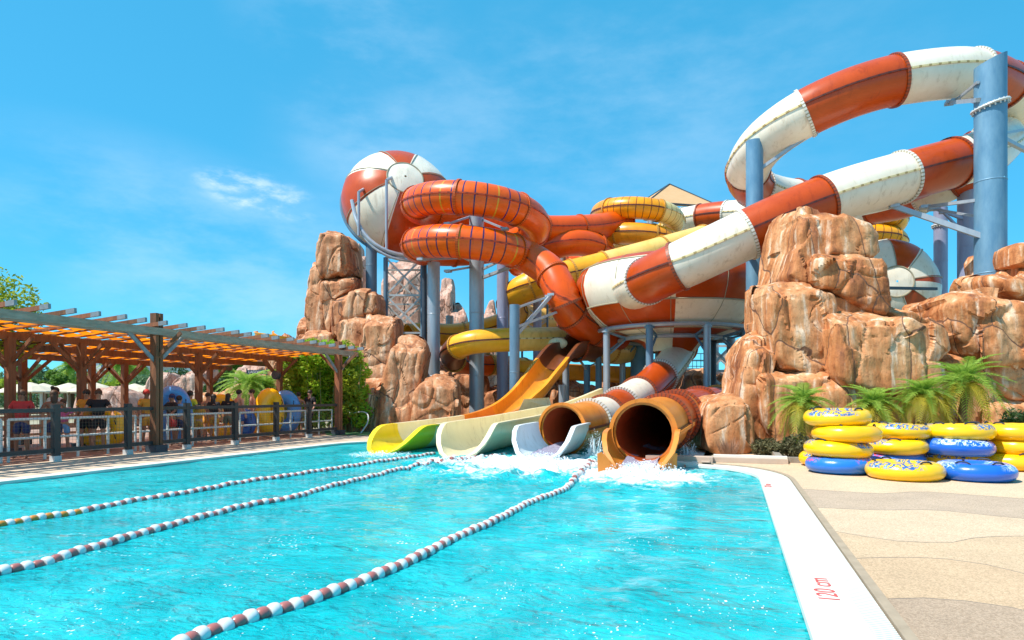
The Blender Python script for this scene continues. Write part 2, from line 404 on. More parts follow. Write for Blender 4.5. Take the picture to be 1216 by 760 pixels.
# ---------------------------------------------------------------- rocks
def chaikin(P, it=2):
    for _ in range(it):
        Q = []
        for i in range(len(P)):
            a, b = P[i], P[(i+1) % len(P)]
            Q += [a.lerp(b, .22), a.lerp(b, .78)]
        P = Q
    return P
def resample_closed(P, n):
    L = [0]; P2 = P + [P[0]]
    for a, b in zip(P2, P2[1:]): L.append(L[-1]+(b-a).length)
    out = []; j = 0
    for k in range(n):
        s = L[-1]*k/n
        while L[j+1] < s: j += 1
        t = (s-L[j])/max(1e-9, L[j+1]-L[j]); out.append(P2[j].lerp(P2[j+1], t))
    return out
def boulder(root, poly, D, thick, m=None, lean=.12, seed=0, amp=1.0, n=110, name='boulder', p=11.0, grow=1.10):
    """a block of artificial rock: outline in photo pixels at distance D, real thickness, rounded front and back, fluted surface"""
    W = [at(x, y, D) for x, y in poly]
    W = chaikin(W, 1); c = sum(W, Vector())/len(W)
    # pole kernel
    W = [c+(w-c)*grow for w in W]; W = resample_closed(W, n)
    size = max((w-c).length for w in W)
    sf = [0.02, .07, .13, .19, .25, .31, .37, .43, .49, .55, .61, .66, .71, .76, .81, .85, .89, .925, .953, .975, .99, 1.0]; zlo = min(w_.z for w_ in W); zhi = max(w_.z for w_ in W)
    rings = [(s, -(thick/2)*(max(0, 1-s**p))**(1/p)) for s in sf] + [(1.0, thick*.12), (1, thick*.3)] + [(s, (thick/2)*(max(0, 1-s**p))**(1/p)) for s in (.97, .85, .5, .02)]
    mb = MB(); vs = []; off = Vector((seed*7.13, seed*3.7, seed*1.9))
    zc = c.z
    nrm = []
    for s, d in rings:
        for w in W:
            q = c + (w-c)*s + FV*d
            q += FV*((q.z-zc)*lean)
            ht = (q.z-zlo)/max(.01, zhi-zlo); cr0 = .80+.07*noise.noise(Vector((q.x*.8+seed, q.y*.8, 0)))
            if d <= 0 and ht > cr0: q += FV*min(thick*.45, (ht-cr0)*(zhi-zlo)*1.5)
            fdir = ((w-c).normalized()*s**3 - FV*(1-s**3)*(1 if d <= 0 else -1)).normalized()
            nq = Vector((q.x*.9, q.y*.9, q.z*.33)) + off
            a = noise.noise(nq)*.16 + noise.noise(Vector((q.x*2.3, q.y*2.3, q.z*.35))+off)*.10 + noise.noise(q*3.3+off)*.05
            qs = Vector((q.x*.85, q.y*.85, q.z*.5)) + off*.3; vd, vp = noise.voronoi(qs); cp = vp[0]; hd_ = Vector((sin(cp.x*91.7+cp.y*37.1), cos(cp.z*71.3+cp.x*17.9), sin(cp.y*53.7+cp.z*29.1)*.7))
            a += max(-.16, min(.16, (qs-cp).dot(hd_)*.22 + .045*sin(cp.x*57+cp.z*31)))
            rid = abs(noise.noise(Vector((q.x*.75, q.y*.75, q.z*.28))+off*1.7))
            a -= max(0, .05-rid)*2.0
            cr = abs(noise.noise(Vector((q.x*.5, q.y*.5, q.z*.9))+off*.6)); a -= max(0, .025-cr)*2.5
            vs.append(q + fdir*a*amp*min(1, size/1.6)*.75)
    fs = []
    R = len(rings)
    for j in range(R-1):
        for i in range(n): fs.append((j*n+i, j*n+(i+1) % n, (j+1)*n+(i+1) % n, (j+1)*n+i))
    fs += [tuple(range(n))[::-1], tuple(range((R-1)*n, R*n))]
    mb.add(vs, fs)
    return mb.build(name, m or ROCK, root, ang=32)
def Z6(P): return [(860+x/3.303, 250+y/3.303) for x, y in P]
def Z4(P): return [(400+x/3.453, 340+y/3.453) for x, y in P]
def Z2(P): return [(350+x/4.752, 270+y/4.752) for x, y in P]

# ---------------------------------------------------------------- foliage
def leafmat(name, c1, c2, scale=2.0, trans=.35):
    return simple(name, c1, c2, scale=scale, rough=.5, trans=trans, spec=.3)
LEAF = leafmat('leaf_green', (.17,.30,.04), (.07,.16,.02), 1.4, .45)
LEAFY = leafmat('leaf_yellow_green', (.42,.50,.04), (.20,.32,.03), 1.6, .5)
LEAFB = leafmat('leaf_bamboo', (.52,.74,.06), (.22,.44,.03), 1.1, .5)
LEAFD = leafmat('leaf_dark', (.06,.12,.03), (.025,.06,.015), 1.5)
LEAFG = leafmat('leaf_grey_green', (.22,.34,.17), (.12,.22,.10), 1.2)
PALML = leafmat('leaf_palm', (.42,.58,.10), (.18,.36,.03), 3.0, .45)
PALMY = leafmat('leaf_palm_yellow', (.62,.48,.05), (.36,.36,.04), 3.0, .45)
BARK = simple('bark', (.19,.12,.07), (.10,.06,.035), scale=9, rough=.9, bump=.6, stretch=(1,1,.4))
CULM = simple('bamboo_culm', (.30,.30,.08), (.2,.24,.06), rough=.4)
def leaves(mb, c, r, n, size, m=0, up=.3, fill=.55):
    c = Vector(c); r = Vector(r) if not isinstance(r, (int, float)) else Vector((r,r,r))
    for _ in range(n):
        d = Vector((random.gauss(0,1), random.gauss(0,1), random.gauss(0,1))).normalized()
        k = fill + (1-fill)*random.random()**.6
        p = c + Vector((d.x*r.x, d.y*r.y, d.z*r.z))*k
        a = Vector((random.gauss(0,1), random.gauss(0,1), random.gauss(0,.6))).normalized()
        b = a.cross(Vector((random.gauss(0,1), random.gauss(0,1), random.gauss(0,1)+up))).normalized()
        s = size*random.uniform(.6, 1.3)
        mb.add([p-a*s, p+b*s*.38, p+a*s, p-b*s*.38], [(0,1,2,3)], m)
def tree(name, label, base, height, crown_r, leaf, cat='tree', group=None, clumps=9, per=260, ls=.14, trunk_r=.16, squash=.8, crown_c=None):
    t = thing(name, label, cat, base, group); base = Vector(base)
    top = base + UZ*(height-crown_r*squash)
    mb = MB(); k = base + UZ*height*.4
    mb.pipe(spline([base, base.lerp(top, .5)+Vector((random.uniform(-.2,.2), random.uniform(-.2,.2), 0)), top], .5), trunk_r, 8)
    mb2 = MB(); cs = []
    for i in range(clumps):
        a = random.uniform(0, 2*pi); rr = crown_r*random.uniform(.15, .8); zz = random.uniform(-.55, .6)*crown_r*squash
        c = top + Vector((cos(a)*rr, sin(a)*rr, zz)); cr = crown_r*random.uniform(.28, .5)
        leaves(mb2, c, (cr, cr, cr*.75), per, ls, 0)
        mb.pipe(spline([top - UZ*crown_r*.5, (top+c)/2 - UZ*.1, c], .5), [trunk_r*.4]*len(spline([top - UZ*crown_r*.5, (top+c)/2 - UZ*.1, c], .5)), 5)
    mb.build('trunk', BARK, t); mb2.build('crown', leaf, t, smooth=False)
    return t
def frond_mesh(L, droop, nl=26, ll=.22, wid=.016, m=0):
    """a palm frond growing from the origin along +X, arching"""
    mb = MB(); pts = []
    for i in range(15):
        t = i/14; pts.append(Vector((L*(t*(1-.18*droop*t)), 0, L*(.55*t - (.55+.55*droop)*t*t))))
    mb.pipe(pts, [.014*(1-.7*i/14) for i in range(15)], 5)
    fr = frames(pts)
    for i in range(nl):
        t = .14+.86*i/(nl-1); k = t*14; a = int(min(13, k)); f = k-a
        p = fr[a][0].lerp(fr[a+1][0], f); T, S, U = fr[a][1:]
        l = ll*(.45+sin(pi*min(1, t*.92+.08))*.75)
        for sg in (1, -1):
            d = (S*sg*1.0 + T*(.55+.5*t) + U*random.uniform(.05,.35)).normalized()
            mid = p + d*l*.55; tip = p + d*l - UZ*l*random.uniform(.12,.4)
            w = T*wid
            mb.add([p-w, mid-w*1.1, tip, mid+w*1.1, p+w], [(0,1,3,4), (1,2,3)], m)
    return mb
FRONDS = {}
def palm(name, label, base, trunk_h, L, nf=26, group=None, trunk_r=.09, ycol=.25, spread=(.1,1.25), ll=.22, nl=26, wid=.016, cat='palm'):
    t = thing(name, label, cat, base, group); base = Vector(base); mb = MB()
    if trunk_h > .05:
        pts = [base + Vector((.03*sin(i), .03*cos(i*1.3), trunk_h*i/8)) for i in range(9)]
        mb.pipe(pts, [trunk_r*(1.15-.25*i/8 + .07*(i % 2)) for i in range(9)], 10); mb.build('trunk', BARK, t)
    key = (round(L,2), ll, nl, wid)
    if key not in FRONDS:
        FRONDS[key] = []
        for d in (.5, 1.0, 1.5, 2.0):
            for m in (PALML, PALMY):
                b = frond_mesh(L, d, nl, ll, wid); o = b.build('frond', m, None, smooth=False); me = o.data
                bpy.data.objects.remove(o); FRONDS[key].append(me)
    top = Vector((0,0,trunk_h))
    for i in range(nf):
        k = i/nf; az_ = i*2.39996 + random.uniform(-.15,.15)
        di = min(3, int(k*4)); me = FRONDS[key][di*2 + (1 if (k > .55 and random.random() < ycol*2) else 0)]
        o = bpy.data.objects.new('frond', me); C.objects.link(o); o.parent = t; o.location = top
        pitch = spread[1]-(spread[1]-spread[0])*k*1.15   # up first, drooping later
        s = random.uniform(.82, 1.12)
        o.rotation_euler = (random.uniform(-.2,.2), -pitch*.8+.05, az_); o.scale = (s,s,s)
    return t

# ---------------------------------------------------------------- people
SKINS = [simple('skin_tan', (.48,.25,.15), (.42,.21,.12), rough=.55), simple('skin_pink', (.62,.35,.25), (.56,.3,.21), rough=.55), simple('skin_brown', (.30,.14,.08), (.25,.11,.06), rough=.55)]
HAIRS = {'dark': simple('hair_dark', (.015,.01,.008), (.03,.02,.015), rough=.6), 'red': simple('cap_red', (.6,.04,.03), rough=.7), 'brown': simple('hair_brown', (.08,.04,.02), rough=.6), 'navy': simple('cap_navy', (.02,.03,.12), rough=.7)}
def cloth(name, c): return simple('cloth_'+name, c, tuple(x*.75 for x in c), scale=8, rough=.85, bump=.2, bscale=25)
LIP = simple('lip', (.4,.14,.12), rough=.5)
EYE = simple('eye_dark', (.02,.015,.01), rough=.2)
def skin_mesh(J, E, R, sub=1):
    me = bpy.data.meshes.new('tmp'); me.from_pydata([tuple(j) for j in J], E, []); o = bpy.data.objects.new('tmp', me); C.objects.link(o)
    o.modifiers.new('s', 'SKIN'); sv = me.skin_vertices[0].data
    for i, r in enumerate(R): sv[i].radius = (r, r) if not isinstance(r, tuple) else r; sv[i].use_root = (i == 0)
    o.modifiers[0].use_smooth_shade = True
    if sub: s = o.modifiers.new('u', 'SUBSURF'); s.levels = sub; s.render_levels = sub
    dg = bpy.context.evaluated_depsgraph_get(); dg.update(); ev = o.evaluated_get(dg); out = bpy.data.meshes.new_from_object(ev)
    out.shade_smooth(); bpy.data.objects.remove(o); bpy.data.meshes.remove(me); return out
def pose_joints(kind):
    # facing -Y (towards local front), height 1.70, z up
    P = dict(pel=(0,0,.93), wai=(0,.0,1.08), che=(0,.01,1.28), nb=(0,.015,1.43), nk=(0,.0,1.50), hd=(0,-.02,1.585), ht=(0,-.01,1.66))
    for s, k in ((1,'l'), (-1,'r')):
        P['sh'+k] = (s*.18, .01, 1.39); P['hip'+k] = (s*.095, 0, .88); P['kn'+k] = (s*.11, -.03, .49); P['an'+k] = (s*.12, .02, .09); P['to'+k] = (s*.14, -.15, .03)
        if kind == 'hang': P['el'+k] = (s*.26, .03, 1.12); P['wr'+k] = (s*.27, -.05, .88); hd = Vector((0,-.15,-1))
        elif kind == 'hold': P['el'+k] = (s*.29, -.02, 1.14); P['wr'+k] = (s*.20, -.24, 1.20); hd = Vector((-s*.4,-1,.2))
        elif kind == 'lean': P['el'+k] = (s*.33, -.14, 1.16); P['wr'+k] = (s*.36, -.36, 1.06); hd = Vector((s*.1,-1,-.3))
        elif kind == 'walk':
            P['el'+k] = (s*.26, .03-s*.06, 1.12); P['wr'+k] = (s*.25, -.1-s*.12, .92); hd = Vector((0,-.4,-1))
            P['kn'+k] = (s*.10, -.04-s*.13, .50); P['an'+k] = (s*.10, .03-s*.22, .09); P['to'+k] = (s*.11, -.14-s*.22, .03)
        hd.normalize(); w = Vector(P['wr'+k]); side = Vector((0,1,0)) if abs(hd.z) > .7 else Vector((s,0,0)); side = (side-hd*side.dot(hd)).normalized()
        P['pa'+k] = tuple(w+hd*.07)
        for f, (o_, l) in enumerate(((-.030,.070), (-.011,.082), (.009,.078), (.028,.062))):
            b = w+hd*.09+side*o_; P['f%d%s' % (f, k)] = tuple(b); P['g%d%s' % (f, k)] = tuple(b+hd*l*.9+side.cross(hd)*.012)
        P['t0'+k] = tuple(w+hd*.035-side*.03); P['t1'+k] = tuple(w+hd*.075-side*.055)
    return P
BODY = {}
def body(kind):
    if kind in BODY: return BODY[kind]
    P = pose_joints(kind)
    names = ['pel','wai','che','nb','nk','hd','ht']; R = {'pel':(.15,.11),'wai':(.135,.10),'che':(.165,.115),'nb':(.075,.07),'nk':(.055,.055),'hd':(.078,.092),'ht':(.06,.07)}
    E = [('pel','wai'),('wai','che'),('che','nb'),('nb','nk'),('nk','hd'),('hd','ht')]
    for k in 'lr':
        names += [a+k for a in ('sh','el','wr','pa','hip','kn','an','to')]
        R.update({'sh'+k:.062,'el'+k:.042,'wr'+k:.028,'pa'+k:(.036,.02),'hip'+k:.088,'kn'+k:.058,'an'+k:.038,'to'+k:.03})
        E += [('che','sh'+k),('sh'+k,'el'+k),('el'+k,'wr'+k),('wr'+k,'pa'+k),('pel','hip'+k),('hip'+k,'kn'+k),('kn'+k,'an'+k),('an'+k,'to'+k)]
        for f in range(4):
            names += ['f%d%s' % (f,k), 'g%d%s' % (f,k)]; R['f%d%s' % (f,k)] = .0095; R['g%d%s' % (f,k)] = .0075; E += [('pa'+k,'f%d%s' % (f,k)),('f%d%s' % (f,k),'g%d%s' % (f,k))]
        names += ['t0'+k,'t1'+k]; R['t0'+k] = .012; R['t1'+k] = .009; E += [('pa'+k,'t0'+k),('t0'+k,'t1'+k)]
    idx = {n: i for i, n in enumerate(names)}
    me = skin_mesh([P[n] for n in names], [(idx[a], idx[b]) for a, b in E], [R[n] for n in names])
    # shorts, shirt
    def sub_(nm, ed, rr):
        ix = {n: i for i, n in enumerate(nm)}; return skin_mesh([P2[n] for n in nm], [(ix[a], ix[b]) for a, b in ed], [rr[n] for n in nm])
    P2 = dict(P)
    for k in 'lr':
        P2['kh'+k] = tuple(Vector(P['hip'+k]).lerp(Vector(P['kn'+k]), .72)); P2['eh'+k] = tuple(Vector(P['sh'+k]).lerp(Vector(P['el'+k]), .6))
    P2['wl'] = (0,0,.99)
    sh = sub_(['pel','wl','hipl','hipr','khl','khr'], [('pel','wl'),('pel','hipl'),('pel','hipr'),('hipl','khl'),('hipr','khr')], {'pel':(.172,.13),'wl':(.16,.12),'hipl':.112,'hipr':.112,'khl':.10,'khr':.10})
    ts = sub_(['che','wai','pel','nb','shl','shr','ehl','ehr'], [('che','wai'),('wai','pel'),('che','nb'),('che','shl'),('che','shr'),('shl','ehl'),('shr','ehr')], {'che':(.185,.14),'wai':(.16,.125),'pel':(.165,.13),'nb':(.085,.08),'shl':.085,'shr':.085,'ehl':.066,'ehr':.066})
    BODY[kind] = (me, sh, ts, P); return BODY[kind]
HEADM = {}
def head_bits(style):
    if style in HEADM: return HEADM[style]
    mb = MB(); c = Vector((0,-.012,1.615)); mb.ball(c+Vector((0,.022,.028)), (.094,.104,.098), 16, 10)
    if style == 'long': mb.ball(c+Vector((0,.075,-.10)), (.085,.055,.17), 14, 9)
    if style == 'bun': mb.ball(c+Vector((0,.10,.10)), .05, 12, 8)
    if style == 'cap': mb.box(c+Vector((0,-.12,.045)), (.13,.10,.012))
    h = mb.build('hair', EYE, None); e = MB()
    e.ball((.032,-.105,1.60), (.012,.008,.008), 8, 5); ey = e.build('eye', EYE, None)
    nb = MB(); nb.ball((0,-.118,1.575), (.012,.018,.022), 8, 6)
    no = nb.build('nose', EYE, None)
    r = (h.data, ey.data, no.data)
    for o in (h, ey, no): bpy.data.objects.remove(o)
    HEADM[style] = r; return r
def person(label, base, face, kind='hang', skin=0, hair='dark', style='short', top=None, bottom=None, height=1.7, group='people waiting in the shaded queue'):
    me, sh, ts, P = body(kind); hm, em, nm = head_bits(style)
    t = thing('person', label, 'person', base, group); s = height*.955/1.7; t.scale = (s,s,s); t.rotation_euler = (0,0,face)
    def put(name, mesh, mat):
        d = mesh.copy(); d.materials.clear(); d.materials.append(mat); o = bpy.data.objects.new(name, d); C.objects.link(o); o.parent = t; return o
    b = put('body', me, SKINS[skin]); put('hair' if style != 'cap' else 'cap', hm, HAIRS[hair])
    put('eye', em, EYE); put('eye', em, EYE).location.x = -.064; put('nose', nm, SKINS[skin])
    mo = put('mouth', em, LIP); mo.scale = (1.9,1,.7); mo.location = (-.061,0,.425)
    for x_ in (.086,-.086):
        er = put('ear', nm, SKINS[skin]); er.location = (x_,.11,.01)
    if bottom: put('shorts', sh, bottom)
    if top: put('shirt', ts, top)
    return t
# ================================================================ camera, light, sky
cam = bpy.data.cameras.new('camera'); cam.sensor_width = 36; cam.sensor_fit = 'HORIZONTAL'; cam.lens = 36*F/1216; cam.shift_y = (HZ-380)/1216; cam.clip_end = 3000; cam.clip_start = .05
co = bpy.data.objects.new('camera', cam); C.objects.link(co); co.location = (0,0,H); co.rotation_euler = (pi/2, 0, TH); bpy.context.scene.camera = co
sc = bpy.context.scene
sc.view_settings.view_transform = 'Standard'; sc.view_settings.look = 'None'; sc.view_settings.gamma = 1; sc.view_settings.exposure = EXPO
tosun = (RV*SUNV[0] + FV*SUNV[1] + UZ*SUNV[2]).normalized()
sun = bpy.data.lights.new('sun', 'SUN'); sun.energy = SUNE; sun.angle = radians(.53); sun.color = (1, .95, .87)
so = bpy.data.objects.new('sun', sun); C.objects.link(so); so.rotation_euler = tosun.to_track_quat('Z', 'Y').to_euler(); so.location = (0,0,30)
w = bpy.data.worlds.new('World'); sc.world = w; w.use_nodes = True; nt = w.node_tree; nt.nodes.clear()
out = N(nt, 'ShaderNodeOutputWorld'); bg = N(nt, 'ShaderNodeBackground'); sky = N(nt, 'ShaderNodeTexSky', sky_type='NISHITA'); sky.sun_disc = False
sky.sun_elevation = math.asin(tosun.z); sky.sun_rotation = atan2(tosun.x, tosun.y); sky.air_density = .8; sky.dust_density = .1; sky.ozone_density = 3.0
bg.inputs[1].default_value = SKYS
tint = N(nt, 'ShaderNodeMix', data_type='RGBA', blend_type='MULTIPLY'); tint.inputs[0].default_value = 1; tint.inputs[7].default_value = (*SKYT, 1)
nt.links.new(sky.outputs[0], tint.inputs[6])
# thin wisps of cloud
tc = N(nt, 'ShaderNodeTexCoord')
def cloud(px, py, wx, wy, tilt, sc_=9, thr=.45, amt=.8, prev=None):
    d = (at(px, py, 1)-Vector((0,0,H))).normalized(); a = d.cross(UZ).normalized(); u = a.cross(d)
    a2 = a*cos(tilt)+u*sin(tilt); u2 = u*cos(tilt)-a*sin(tilt)
    def dot(v, s):
        n = N(nt, 'ShaderNodeVectorMath', operation='DOT_PRODUCT'); n.inputs[1].default_value = v/s; nt.links.new(tc.outputs['Generated'], n.inputs[0])
        p = N(nt, 'ShaderNodeMath', operation='POWER'); p.inputs[1].default_value = 2; ab = N(nt, 'ShaderNodeMath', operation='ABSOLUTE'); nt.links.new(n.outputs['Value'], ab.inputs[0]); nt.links.new(ab.outputs[0], p.inputs[0]); return p.outputs[0]
    s = N(nt, 'ShaderNodeMath', operation='ADD'); nt.links.new(dot(a2, wx), s.inputs[0]); nt.links.new(dot(u2, wy), s.inputs[1])
    fr_ = N(nt, 'ShaderNodeVectorMath', operation='DOT_PRODUCT'); fr_.inputs[1].default_value = d; nt.links.new(tc.outputs['Generated'], fr_.inputs[0])
    gt = N(nt, 'ShaderNodeMath', operation='GREATER_THAN'); gt.inputs[1].default_value = 0; nt.links.new(fr_.outputs['Value'], gt.inputs[0])
    mr = N(nt, 'ShaderNodeMapRange', interpolation_type='SMOOTHSTEP'); mr.inputs[1].default_value = 0; mr.inputs[2].default_value = 1; mr.inputs[3].default_value = 1; mr.inputs[4].default_value = 0; nt.links.new(s.outputs[0], mr.inputs[0])
    mp = N(nt, 'ShaderNodeMapping'); mp.inputs['Scale'].default_value = (1,1,2.6); nt.links.new(tc.outputs['Generated'], mp.inputs[0])
    no = N(nt, 'ShaderNodeTexNoise', i_Scale=sc_, i_Detail=9, i_Roughness=.62); nt.links.new(mp.outputs[0], no.inputs['Vector'])
    m2 = N(nt, 'ShaderNodeMapRange', interpolation_type='SMOOTHSTEP'); m2.inputs[1].default_value = thr; m2.inputs[2].default_value = thr+.3; m2.inputs[4].default_value = amt; nt.links.new(no.outputs[0], m2.inputs[0])
    a_ = N(nt, 'ShaderNodeMath', operation='MULTIPLY'); nt.links.new(mr.outputs[0], a_.inputs[0]); nt.links.new(m2.outputs[0], a_.inputs[1])
    b_ = N(nt, 'ShaderNodeMath', operation='MULTIPLY'); nt.links.new(a_.outputs[0], b_.inputs[0]); nt.links.new(gt.outputs[0], b_.inputs[1])
    if prev is None: return b_.outputs[0]
    s2 = N(nt, 'ShaderNodeMath', operation='ADD', use_clamp=True); nt.links.new(prev, s2.inputs[0]); nt.links.new(b_.outputs[0], s2.inputs[1]); return s2.outputs[0]
c_ = cloud(307, 231, .10, .034, -.16, 15, .42, .75)
c_ = cloud(268, 216, .05, .018, 0, 20, .40, .6, c_)
c_ = cloud(310, 330, .42, .16, -.3, 3.0, .35, .30, c_)
c_ = cloud(420, 60, .16, .3, .4, 3.0, .35, .22, c_)
c_ = cloud(700, 140, .5, .2, .1, 2.4, .40, .22, c_)
cm = N(nt, 'ShaderNodeMix', data_type='RGBA'); nt.links.new(c_, cm.inputs[0]); flat = N(nt, 'ShaderNodeMix', data_type='RGBA'); flat.inputs[0].default_value = .5; flat.inputs[7].default_value = SKYB; nt.links.new(tint.outputs[2], flat.inputs[6]); nt.links.new(flat.outputs[2], cm.inputs[6]); cm.inputs[7].default_value = CLOUDC
nt.links.new(cm.outputs[2], bg.inputs[0]); nt.links.new(bg.outputs[0], out.inputs[0])

# ================================================================ ground, pool, decks
PX0, PX1, PY0, PY1 = -11.4, .44, -6.0, 18.6
edge = [Vector((PX1, PY0, 0)), Vector((PX1, 11.9, 0))]
for i in range(1, 9):
    a = i/9*pi/2; edge.append(Vector((PX1-1.1+1.1*cos(a), 11.9+1.75*sin(a), 0)))
edge += [Vector((-1.0, 13.7, 0)), Vector((-1.0, PY1, 0)), Vector((PX0+2.2, PY1, 0))]
for i in range(1, 9):
    a = pi/2+i/9*pi/2; edge.append(Vector((PX0+2.2+2.2*cos(a), PY1-2.2+2.2*sin(a), 0)))
edge += [Vector((PX0, PY1-2.2, 0)), Vector((PX0-.1, 9, 0)), Vector((PX0, PY0, 0))]
def offs(P, d):
    out = []
    for i, p in enumerate(P):
        a = P[max(0, i-1)]; b = P[min(len(P)-1, i+1)]; t = (b-a).normalized(); n = Vector((t.y, -t.x, 0)); out.append(p+n*d)
    return out
WZ = -.055
# water: one gently waved sheet
m, nt, b = nodes('pool_water')
tcw = N(nt, 'ShaderNodeTexCoord')
n1 = N(nt, 'ShaderNodeTexNoise', i_Scale=.55, i_Detail=4, i_Roughness=.55, i_Distortion=.8); nt.links.new(tcw.outputs['Object'], n1.inputs['Vector'])
r1 = ramp(nt, [(.30, (.0,.34,.38)), (.5, (.003,.43,.47)), (.70, (.025,.55,.58))]); nt.links.new(n1.outputs[0], r1.inputs[0])
foam = None
FO = [(448,536,16.3,1.5,.9),(541,545,14.6,1.7,1.2),(637,549,13.9,2.3,1.9),(757,556,12.0,1.9,1.7),(600,560,13,2.6,1.0),(700,556,12.6,2.6,.8),(815,545,14.5,.8,1.0),(560,556,13.5,1.8,.8),(690,545,15.6,1.2,1.0)]
for (px, py, D, rr, k) in FO:
    p = az(px, D, 0)
    sb = N(nt, 'ShaderNodeVectorMath', operation='SUBTRACT'); sb.inputs[1].default_value = (p.x, p.y, WZ); nt.links.new(tcw.outputs['Object'], sb.inputs[0])
    ln = N(nt, 'ShaderNodeVectorMath', operation='LENGTH'); nt.links.new(sb.outputs[0], ln.inputs[0])
    mr = N(nt, 'ShaderNodeMapRange', interpolation_type='SMOOTHSTEP'); mr.inputs[1].default_value = 0; mr.inputs[2].default_value = rr*1.35; mr.inputs[3].default_value = k; mr.inputs[4].default_value = 0; nt.links.new(ln.outputs['Value'], mr.inputs[0])
    if foam is None: foam = mr.outputs[0]
    else:
        s = N(nt, 'ShaderNodeMath', operation='MAXIMUM'); nt.links.new(foam, s.inputs[0]); nt.links.new(mr.outputs[0], s.inputs[1]); foam = s.outputs[0]
nf = N(nt, 'ShaderNodeTexNoise', i_Scale=3.2, i_Detail=9, i_Roughness=.72, i_Distortion=.6); nt.links.new(tcw.outputs['Object'], nf.inputs['Vector'])
ad = N(nt, 'ShaderNodeMath', operation='MULTIPLY_ADD'); ad.inputs[1].default_value = .34; nt.links.new(foam, ad.inputs[0]); nt.links.new(nf.outputs[0], ad.inputs[2])
fm = N(nt, 'ShaderNodeMapRange', interpolation_type='SMOOTHSTEP'); fm.inputs[1].default_value = .70; fm.inputs[2].default_value = .92; nt.links.new(ad.outputs[0], fm.inputs[0])
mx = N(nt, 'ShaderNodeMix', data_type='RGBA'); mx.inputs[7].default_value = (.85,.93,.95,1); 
vf = N(nt, 'ShaderNodeTexVoronoi', i_Scale=26, i_Randomness=1); mpf = N(nt, 'ShaderNodeMapping'); mpf.inputs['Scale'].default_value = (1,.62,1); nt.links.new(tcw.outputs['Object'], mpf.inputs[0]); nt.links.new(mpf.outputs[0], vf.inputs['Vector'])  # sun glints painted as white flecks in the water colour, beside the foam
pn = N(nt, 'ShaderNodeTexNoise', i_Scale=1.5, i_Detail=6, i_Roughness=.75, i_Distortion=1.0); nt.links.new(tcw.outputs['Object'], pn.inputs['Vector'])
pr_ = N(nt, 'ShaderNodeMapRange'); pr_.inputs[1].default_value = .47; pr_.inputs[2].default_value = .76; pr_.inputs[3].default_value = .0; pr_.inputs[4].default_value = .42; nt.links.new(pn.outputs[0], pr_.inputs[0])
glint_flecks = N(nt, 'ShaderNodeMath', operation='LESS_THAN'); nt.links.new(vf.outputs['Distance'], glint_flecks.inputs[0]); nt.links.new(pr_.outputs[0], glint_flecks.inputs[1])
fx_ = N(nt, 'ShaderNodeMath', operation='MAXIMUM'); nt.links.new(fm.outputs[0], fx_.inputs[0]); nt.links.new(glint_flecks.outputs[0], fx_.inputs[1]); nt.links.new(fx_.outputs[0], mx.inputs[0]); nt.links.new(r1.outputs[0], mx.inputs[6]); nt.links.new(mx.outputs[2], b.inputs['Base Color'])
rr_ = N(nt, 'ShaderNodeMapRange'); rr_.inputs[3].default_value = .045; rr_.inputs[4].default_value = .7; nt.links.new(fm.outputs[0], rr_.inputs[0]); nt.links.new(rr_.outputs[0], b.inputs['Roughness'])
b.inputs['IOR'].default_value = 1.33; b.inputs['Specular IOR Level'].default_value = .5
wv = N(nt, 'ShaderNodeTexNoise', i_Scale=1.6, i_Detail=3, i_Roughness=.5, i_Distortion=.7); mpw = N(nt, 'ShaderNodeMapping'); mpw.inputs['Scale'].default_value = (.8,1.25,1); mpw.inputs['Rotation'].default_value = (0,0,.35); nt.links.new(tcw.outputs['Object'], mpw.inputs[0]); nt.links.new(mpw.outputs[0], wv.inputs['Vector'])
wv2 = N(nt, 'ShaderNodeTexNoise', i_Scale=7.5, i_Detail=5, i_Roughness=.6, i_Distortion=.5); nt.links.new(mpw.outputs[0], wv2.inputs['Vector'])
wv3 = N(nt, 'ShaderNodeTexNoise', i_Scale=24, i_Detail=3, i_Roughness=.6); nt.links.new(mpw.outputs[0], wv3.inputs['Vector']); bp3 = N(nt, 'ShaderNodeBump', i_Strength=.8, i_Distance=.018)
bp1 = N(nt, 'ShaderNodeBump', i_Strength=.7, i_Distance=.25); nt.links.new(wv.outputs[0], bp1.inputs['Height'])
bp2 = N(nt, 'ShaderNodeBump', i_Strength=.9, i_Distance=.085); nt.links.new(wv2.outputs[0], bp2.inputs['Height']); nt.links.new(bp1.outputs[0], bp2.inputs['Normal']); nt.links.new(bp2.outputs[0], bp3.inputs['Normal']); nt.links.new(wv3.outputs[0], bp3.inputs['Height']); nt.links.new(bp3.outputs[0], b.inputs['Normal'])
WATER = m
mb = MB(); nx, ny = 150, 310
gx = [PX0-.3+(PX1+.5-PX0+.3)*i/nx for i in range(nx+1)]; gy = [PY0+(PY1+.3-PY0)*j/ny for j in range(ny+1)]
fpts = [(az(px, D, 0), rr, k) for px, py, D, rr, k in FO]
def wh(x, y):
        a = .012*noise.noise(Vector((x*.9, y*1.1, 0))) + .012*noise.noise(Vector((x*2.3, y*2.9, 3)))
        for p, rr, k in fpts:
            d = sqrt((x-p.x)**2+(y-p.y)**2)
            if d < rr*1.3: a += .06*k*(1-d/(rr*1.3))*(noise.noise(Vector((x*3.1, y*3.1, 5)))+.55*noise.noise(Vector((x*7, y*7, 9)))+.1)
        return a
vs = []
for y in gy:
    for x in gx:
        a = wh(x, y)
        vs.append((x, y, WZ+a))
W_ = nx+1
fs = []
